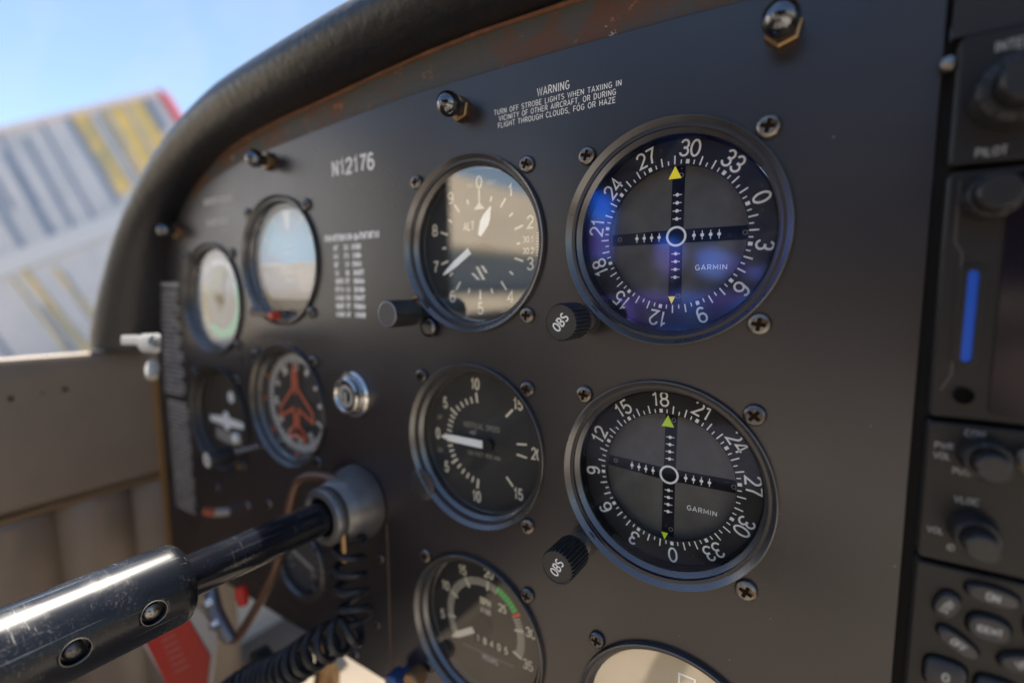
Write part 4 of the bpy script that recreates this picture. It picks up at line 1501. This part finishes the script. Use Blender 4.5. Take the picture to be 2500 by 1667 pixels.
# ---- loose screws on the panel
for i, (x, y, r, kd) in enumerate(((875, 1282, 2.6, 'rust'), (868, 1432, 2.6, 'dark'), (720, 1352, 3.0, 'dark'), (620, 1158, 3.2, 'aged'), (570, 1162, 3.2, 'aged'), (548, 1070, 3.2, 'brass'),
                                   (500, 1120, 3, 'dark'), (818, 1500, 3, 'dark'), (980, 1524, 3.2, 'dark'))):
    q = at(x, y, -.2)
    add_screw(panel, q.x, q.z, r, kd, 15 * i, 0.1, name='panel_screw')
# small chips of bare paint on the face plate
ch = MB()
for (x, y, r) in ((1915, 315, .3), (2000, 978, .22), (1364, 1008, .22), (1790, 1180, .3), (1676, 1514, .25), (1120, 1365, .3), (1770, 1420, .2), (1560, 1460, .2), (2055, 1300, .3), (1290, 560, .18)):
    q = at(x, y, 0)
    ch.poly([(q.x + r * cos(i * pi / 3) * (1 + .3 * (i % 2)), q.z + r * sin(i * pi / 3)) for i in range(6)], 0.03)
ch.build('paint_chips', mat('paint_chip', (.22, .21, .2), .6), panel, smooth=False)

# small switches low on the black plate
sw = thing('red_tipped_switch', 'small switch with an orange and white tip on the black lower plate', 'switch', at(525, 1175, 0))
MB().tube([(0, 0, 0), (-2, -10, 3)], 3.0, 16).build('stem', mat('switch_white', (.5, .46, .42), .5), sw)
MB().tube([(-2, -10, 3), (-2.6, -16, 6)], [3.4, 2.4], 16).build('tip', mat('switch_orange', (.5, .13, .06), .5), sw)
for nm, lab, px, col in (('blue_knob', 'small blue metal knob low beside the tachometer', (918, 1552), (0.06, 0.12, 0.3)), ('brown_knob', 'small brown knob right of the blue knob beside the tachometer', (962, 1548), (0.3, 0.17, 0.08))):
    q = at(px[0], px[1], -6)
    k_ = thing(nm, lab, 'knob', (q.x, 0, q.z))
    MB().lathe([(2.2, 0), (2.2, 4), (4.6, 4.4), (5, 6), (4.8, 12), (4, 13), (.01, 13)], n=32).build('knob', mat(nm, col, .25, .5), k_)

# ================================================================== CONTROL COLUMN
cx, cz = -83.0, -141.7
colm = thing('control_column', 'scratched glossy black control column reaching from the panel to the lower left', 'control column', (cx, 0, cz))
MB().lathe([(20.8, 0), (21.4, .8), (21.3, 4), (20.4, 7.5), (18.3, 14), (16.6, 19.0), (15.4, 20.0), (15.9, 20.8), (15.9, 25.0), (14.8, 26.6), (12.2, 27.2), (10.6, 26.4), (10.2, 22)], n=96).build('hub', CAST, colm)
MB().lathe([(9.0, -4), (9.0, 30), (9.0, 60), (9.0, 93)], n=96).build('shaft', SHAFT, colm)
R_S = 16.6
H0 = 93.5
prof = [(9.05, H0)] + [(R_S - 5.5 + 5.5 * sin(radians(t_)), H0 + 5.5 - 5.5 * cos(radians(t_))) for t_ in range(0, 91, 10)]
prof = prof + [(R_S, H0 + 5.5 + i * 1.3) for i in range(1, 74)] + [(R_S, H0 + 110), (R_S, H0 + 150), (R_S, H0 + 195)] + [(R_S * .6, H0 + 200), (.01, H0 + 200)]
slv = MB().lathe(prof, n=128).build('sleeve', COLUMN, colm, sharp=45)


def on_sleeve(x, y):
    """where the sight line through a pixel meets the sleeve: angle and height"""
    d = RIGHT * ((x * 1.0629 - 1250) / F_PX) + DOWN * ((y * 1.0629 - 833.5) / F_PX) + FWD
    ox, oz = CAM.x - cx, CAM.z - cz
    a = d.x * d.x + d.z * d.z
    b = 2 * (ox * d.x + oz * d.z)
    c = ox * ox + oz * oz - R_S * R_S
    t_ = (-b - sqrt(b * b - 4 * a * c)) / (2 * a)
    P_ = CAM + d * t_
    return atan2(P_.z - cz, P_.x - cx), -P_.y


cutters = []
for (x, y, rr) in ((355, 1408, 4.3), (175, 1498, 4.3)):
    a, h = on_sleeve(x, y)
    cb = MB().tube([(cos(a) * (R_S - 3.2), -h, sin(a) * (R_S - 3.2)), (cos(a) * (R_S + 6), -h, sin(a) * (R_S + 6))], rr, 40)
    cc_ = cb.build('cutter', WELL, colm)
    cutters.append((cc_, a, h, rr))
bpy.context.view_layer.update()
for cc_, a, h, rr in cutters:
    md = slv.modifiers.new('cut', 'BOOLEAN')
    md.operation = 'DIFFERENCE'
    md.object = cc_
    md.solver = 'EXACT'
dgp = bpy.context.evaluated_depsgraph_get()
me2 = bpy.data.meshes.new_from_object(slv.evaluated_get(dgp))
slv.modifiers.clear()
slv.data = me2
for cc_, a, h, rr in cutters:
    bpy.data.objects.remove(cc_)
for i, (cc_, a, h, rr) in enumerate(cutters):
    # pan-head screw sitting in the hole, axis pointing out of the sleeve
    s_ = MB()
    s_.lathe([(.01, 1.5), (1.2, 1.45), (2.2, 1.1), (2.9, .5), (3.1, -.4), (3.1, -1.6)], n=40)
    so = s_.build('sleeve_screw', mat('pitted_steel_%d' % i, (.34, .32, .3) if i == 0 else (.12, .12, .12), .35, .9, noise=(700, (.07, .06, .05), .48, .6), bump=(900, .6, .15)), colm)
    out = Vector((cos(a), 0, sin(a)))
    base = Vector((cos(a) * (R_S - 2.3), -h, sin(a) * (R_S - 2.3)))
    so.rotation_euler = Vector((0, -1, 0)).rotation_difference(out).to_euler()
    so.location = base * MM
    # worn bright rim round the hole
    rim_ = MB()
    pts = []
    for k in range(49):
        th = 2 * pi * k / 48
        da = rr * 1.02 * cos(th) / R_S
        pts.append((cos(a + da) * (R_S + .02), -h + rr * 1.02 * sin(th), sin(a + da) * (R_S + .02)))
    rim_.tube(pts, .2, 6, caps=False)
    rim_.build('hole_rim', mat('rim_worn_%d' % i, (.22, .2, .17), .4, .3), colm)

# hanging pin and coiled microphone lead
pin = thing('hanging_pin', 'short brass pin hanging under the column hub', 'pin', at(789, 1222, -22))
q = at(792, 1288, -22) - at(789, 1222, -22)
MB().tube([(0, 0, 0), q * .5, q], 1.9, 16).build('shank', BRASS, pin)
lead = thing('coiled_lead', 'black coiled lead hanging below the column hub and looping to the left', 'cable')
path = [at(805, 1235, -16), at(802, 1290, -18), at(806, 1350, -20), at(815, 1400, -22), at(812, 1440, -26), at(770, 1465, -30), at(720, 1495, -34), at(660, 1535, -38), at(600, 1556, -42), at(545, 1590, -50), at(480, 1650, -60), at(400, 1740, -70)]
PP = smooth_path([tuple(p) for p in path], 40)
seglen = [0]
for a, b in zip(PP[:-1], PP[1:]):
    seglen.append(seglen[-1] + (Vector(b) - Vector(a)).length)
tot = seglen[-1]


def path_at(s):
    lo = 0
    for i in range(len(seglen) - 1):
        if seglen[i + 1] >= s:
            t_ = (s - seglen[i]) / max(1e-6, seglen[i + 1] - seglen[i])
            return Vector(PP[i]).lerp(Vector(PP[i + 1]), t_), (Vector(PP[i + 1]) - Vector(PP[i])).normalized()
    return Vector(PP[-1]), (Vector(PP[-1]) - Vector(PP[-2])).normalized()


hel = []
s = 0.0
ph = 0.0
up = Vector((0, 1, 0))
while s < tot:
    p_, t_ = path_at(s)
    sd = t_.cross(up).normalized()
    u2 = sd.cross(t_).normalized()
    R_c = 7.2 + 1.6 * min(1, s / tot / .4)
    hel.append(p_ + (sd * cos(ph) + u2 * sin(ph)) * R_c)
    frac = s / tot
    pitch = 9.5 - 0.0 * frac if frac < .36 else 9.5 + (5.0 - 9.5) * min(1, (frac - .36) / .2)
    dph = 2 * pi / 20
    ph += dph
    s += pitch / 20
MB().tube(hel, 1.9, 8).build('coil', RUBBER, lead)

# bent brown rod through the column hub
rod = thing('bent_rod', 'bent brown metal rod arching from the hub and slanting down behind the column', 'rod')
rp = [at(778, 1104, -13), at(745, 1095, -13), at(712, 1094, -14), at(688, 1104, -15), at(676, 1125, -16), at(668, 1155, -17), at(655, 1215, -18), at(635, 1300, -20), at(600, 1375, -23), at(562, 1440, -27), at(545, 1463, -29), at(527, 1466, -30), at(510, 1452, -30), at(500, 1430, -29)]
MB().tube(smooth_path([tuple(p) for p in rp], 6), 2.9, 14).build('rod', COPPER, rod)

# red and white warning plate hanging low at the left
tagp = thing('red_warning_plate', 'red and white metal warning plate low on the left behind the column', 'plate')
A_ = far(424, 1372, 330); B_ = far(503, 1436, 330); C_ = far(478, 1620, 330); D_ = far(300, 1430, 330)
n_ = (B_ - A_).cross(C_ - A_).normalized()
mb = MB()


def slab(mb, pts, th, off=0):
    n = len(pts)
    a = [p + n_ * off for p in pts]
    b = [p + n_ * (off + th) for p in pts]
    mb.add(a + b, [tuple(range(n)), tuple(range(2 * n - 1, n - 1, -1))] + [(i, i + n, (i + 1) % n + n, (i + 1) % n) for i in range(n)])


if n_.dot(FWD) < 0:
    n_ = -n_
slab(mb, [A_, B_, C_, far(430, 1650, 330), D_], 1.5)
mb.build('plate', mat('plate_white', (.42, .4, .37), .5), tagp, smooth=False)
mb = MB()
slab(mb, [far(418, 1392, 330), far(484, 1503, 330), far(468, 1650, 330), far(430, 1660, 330), far(320, 1440, 330)], .6, -.8)
mb.build('red_field', mat('plate_red', (.42, .02, .012), .45), tagp, smooth=False)
mb = MB()
for i in range(7):
    x0, y0 = 392 + i * 6, 1440 + i * 14
    a = far(x0 - 24, y0 + 14, 330) - n_ * 1.1
    b = far(x0 + 8, y0 - 2, 330) - n_ * 1.1
    dd = (far(x0 + 3, y0 + 7, 330) - far(x0, y0, 330)) * .5
    for k in range(5):
        p0 = a.lerp(b, k / 5); p1 = a.lerp(b, (k + .7) / 5)
        mb.add([p0, p1, p1 + dd, p0 + dd], [(0, 1, 2, 3)])
mb.build('plate_lettering', mat('plate_print', (.45, .2, .17), .6), tagp, smooth=False)

# fittings in the footwell
ft = thing('chrome_bolt', 'shiny round bolt end standing on the pale footwell below the column', 'bolt', far(590, 1528, 330))
ft_r = ft
bb = MB()
bb.lathe([(9.5, -8), (9.5, 0), (7, 2), (6, 2.2)], n=32)
bb.build('washer', RUBBER, ft)
MB().lathe([(max(.01, 6 * sin(radians(a))), 4 - 6 * cos(radians(a))) for a in range(30, 181, 10)], n=32).build('bolt_head', CHROME, ft)
va = thing('brass_valve', 'brass valve fitting with a lever low in the footwell', 'valve', far(760, 1520, 330))
MB().tube([(-8, 0, -30), (-4, 0, -8), (-5, 0, 6), (-9, 0, 16)], [9, 8, 5, 4], 16).build('body', BRASS, va)
MB().tube([(-12, 0, -2), (2, 0, 8), (14, 0, 2)], [3, 4, 3], 12).build('handle', mat('valve_pale', (.5, .42, .3), .5), va)
cl = thing('steel_clamp', 'small steel clamp with bright studs beside the warning plate', 'clamp', far(512, 1405, 320))
MB().tube([(-14, 0, 12), (-4, -3, 0), (8, 0, -16)], [4, 5, 4], 12).build('band', mat('clamp_grey', (.25, .25, .27), .35, .8), cl)
for i, (dx, dz) in enumerate(((-12, 14), (2, -4), (-4, 8))):
    MB().tube([(dx, -5, dz), (dx, -9, dz)], [3.2, 2.2], 12).build('stud', CHROME, cl)
rk = thing('red_lever_knob', 'small red lever knob in the shade under the column', 'knob', far(553, 1364, 330))
MB().tube([(0, 0, 5), (2, 0, 0), (3, 0, -6)], [3.4, 4, 3], 16).build('knob', REDM, rk)

# ================================================================== RADIO STACK
def rounded(x0, x1, z0, z1, r, n=6):
    pts = []
    for (cx_, cz_, a0) in ((x1 - r, z1 - r, 0), (x0 + r, z1 - r, 90), (x0 + r, z0 + r, 180), (x1 - r, z0 + r, 270)):
        for i in range(n + 1):
            a = radians(a0 + 90 * i / n)
            pts.append((cx_ + r * cos(a), cz_ + r * sin(a)))
    return pts


rackm = MB().box(163.6, 360, 3.2, 9, -320, 120)
tag(rackm.build('radio_rack', mat('rack_black', (0.008, 0.008, 0.008), .7), smooth=False), 'black recessed rack behind the radios at the right edge', 'radio rack')
topb = MB().box(164.6, 360, -1.2, 3, 45.5, 130)
tag(topb.build('rack_cover', mat('cover_black', (0.016, 0.016, 0.017), .5, bump=(1500, .2, .05)), smooth=False), 'plain black cover plate above the topmost radio', 'cover plate')


def radio(name, label, z0, z1, x0=166.2, x1=330):
    o = thing(name, label, 'radio', (0, 0, 0))
    plate('housing', rounded(x0, x1, z0, z1, 1.6), [], -4.0, 4.0, RADIO, o, bevel=0.7)
    return o


def rknob(parent, x, z, r1, h1, r2, h2, material=KNOB):
    k = MB().lathe([(r1 + .3, 4.2), (r1 + .3, 5), (r1, 5.6), (r1, h1 - .5), (r1 - .5, h1), (r2 + .3, h1)], (x, z), 80, wob=lambda a, r, h: 0 if r < r1 - .3 else -.2 * (.5 + .5 * cos(30 * a))).build('knob', material, parent, sharp=50)
    MB().lathe([(r2, h1 - .5), (r2, h2 - .5), (r2 - .5, h2), (.01, h2)], (x, z), 48).build('inner_knob', material, k)
    return k


r1 = radio('audio_panel', 'topmost radio unit with a large round knob and PILOT lettering', 11.9, 44.5)
rknob(r1, 177, 27.5, 8.2, 13, 5, 20)
t = MB()
write(t, 'INTERCOM', 173.0, 40.2, 2.5, 4.1, .16, .9, align='l')
write(t, 'VOL', 177.5, 37.0, 2.3, 4.1, .16, .95, align='l')
write(t, 'PILOT', 171.0, 14.6, 2.2, 4.1, .16, .95, align='l')
t.build('lettering', mat('radio_print', (.32, .32, .32), .6), r1, smooth=False)
MB().lathe([(1.8, 0), (1.8, 2.2), (.01, 2.8)], (164.4, 39.2), 16).build('corner_screw', SCREW, r1)

r2 = radio('gps_navigator', 'radio unit with a tall narrow blue lit slot beside a dark screen', -56.0, 10.4)
rknob(r2, 174.5, 2.8, 5.6, 12, 4.2, 17)
plate('slot_frame', rounded(170.2, 175.4, -41.4, -14.2, 2.2), [rounded(171.7, 174.0, -40.2, -15.6, 1.1)], -4.9, -4.0, mat('slot_frame', (.008, .008, .009), .4), r2, bevel=.2)
MB().poly(rounded(171.7, 174.0, -40.2, -15.6, 1.1), 4.15).build('lit_slot', mat('slot_blue', (.01, .05, .3), .3, emit=((0.006, 0.06, 0.36), .17)), r2, smooth=False)
MB().lathe([(2.2, 4.9), (1.9, 4.9), (1.6, 4.1), (.01, 4.1)], (173.1, -49.4), 32).build('light_sensor', WELL, r2)
MB().poly(rounded(178.3, 328, -54, 9, 1.5), 4.5, .5).build('screen', SCREEN, r2, smooth=False)
t = MB()
t.ribbon([(168.5, 8), (168.5, -8), (170.2, -11), (170.2, -44), (168.2, -48.5)], .7, 4.12)
t.build('moulded_ridge', mat('ridge', (.05, .048, .047), .4), r2, smooth=False)

r3 = radio('com_radio', 'radio unit with two concentric knobs one above the other and VOL lettering', -97.5, -57.4)
rknob(r3, 178.2, -65.3, 5.2, 11, 3.6, 17)
rknob(r3, 177.6, -86.6, 5.2, 11, 3.6, 17)
t = MB()
write(t, 'COM', 176.2, -59.6, 1.9, 4.1, .16)
write(t, 'PWR', 168.0, -64.0, 1.8, 4.1, .16, align='l')
write(t, 'VOL', 168.0, -66.9, 1.8, 4.1, .16, align='l')
write(t, 'PUSH SQ', 172.3, -70.6, 1.8, 4.1, .16, align='l')
write(t, 'VLOC', 175.8, -78.6, 1.9, 4.1, .16)
write(t, 'VOL', 168.0, -88.7, 1.8, 4.1, .16, align='l')
write(t, 'ID', 172.6, -92.8, 1.8, 4.1, .16, align='l')
t.build('lettering', mat('radio_print2', (.32, .31, .3), .6), r3, smooth=False)
pk = at(2352, 1035, -14)
MB().lathe([(3.2, 4), (3.2, 12), (2.4, 13.5), (.01, 14)], (187.5, -65), 32).build('tan_button', mat('tan_button', (.45, .33, .22), .5), r3)

r4 = radio('transponder', 'bottom radio unit with a ring of oval buttons around IDENT', -150, -98.8)


def button(x, z, rx, rz, ang, s, size=2.2, square=False, tang=None):
    pts = []
    for i in range(40):
        a = 2 * pi * i / 40
        e = .55 if square else .8
        X = rx * math.copysign(abs(cos(a)) ** e, cos(a)); Z = rz * math.copysign(abs(sin(a)) ** e, sin(a))
        ca, sa = cos(radians(-ang)), sin(radians(-ang))
        pts.append((x + X * ca - Z * sa, z + X * sa + Z * ca))
    well = [((p[0] - x) * 1.12 + x, (p[1] - z) * 1.16 + z) for p in pts]
    b = MB()
    n = 40
    inn = [((p[0] - x) * .9 + x, (p[1] - z) * .86 + z) for p in pts]
    v = [(p[0], -4.0, p[1]) for p in pts] + [(p[0], -5.6, p[1]) for p in pts] + [(p[0], -6.2, p[1]) for p in inn]
    f = [(i, (i + 1) % n, (i + 1) % n + n, i + n) for i in range(n)] + [(i + n, (i + 1) % n + n, (i + 1) % n + 2 * n, i + 2 * n) for i in range(n)] + [tuple(range(2 * n, 3 * n))]
    b.add(v, f)
    o = b.build('button', mat_btn, r4, sharp=50)
    MB().poly(well, 4.05).build('button_well', WELL, o, smooth=False)
    t = MB()
    write(t, s, x, z, size, 6.28, .2, .9, ang=tang if tang is not None else ang)
    t.build('button_lettering', mat_bp, o, smooth=False)
    return o


mat_btn = mat('button_rubber', (.035, .036, .04), .45)
mat_bp = mat('button_print', (.4, .4, .38), .5)
button(182.6, -103.4, 5.3, 2.4, 4, 'ON')
button(173.6, -109.4, 2.5, 3.8, 20, 'STBY', 1.7, tang=-62)
button(182.6, -113.0, 4.4, 3.4, 0, 'IDENT', 1.9)
button(176.6, -119.6, 5.0, 2.2, 32, 'OFF', 2.0)
button(190.0, -120.0, 5.0, 2.4, -22, 'VFR', 2.0)
button(192.5, -110.5, 2.8, 4.2, -12, 'ALT', 1.8, tang=62)
button(174.6, -130.6, 4.6, 4.4, 0, '0', 2.6, square=True)
button(185.6, -131.6, 4.6, 4.4, 0, '1', 2.6, square=True)
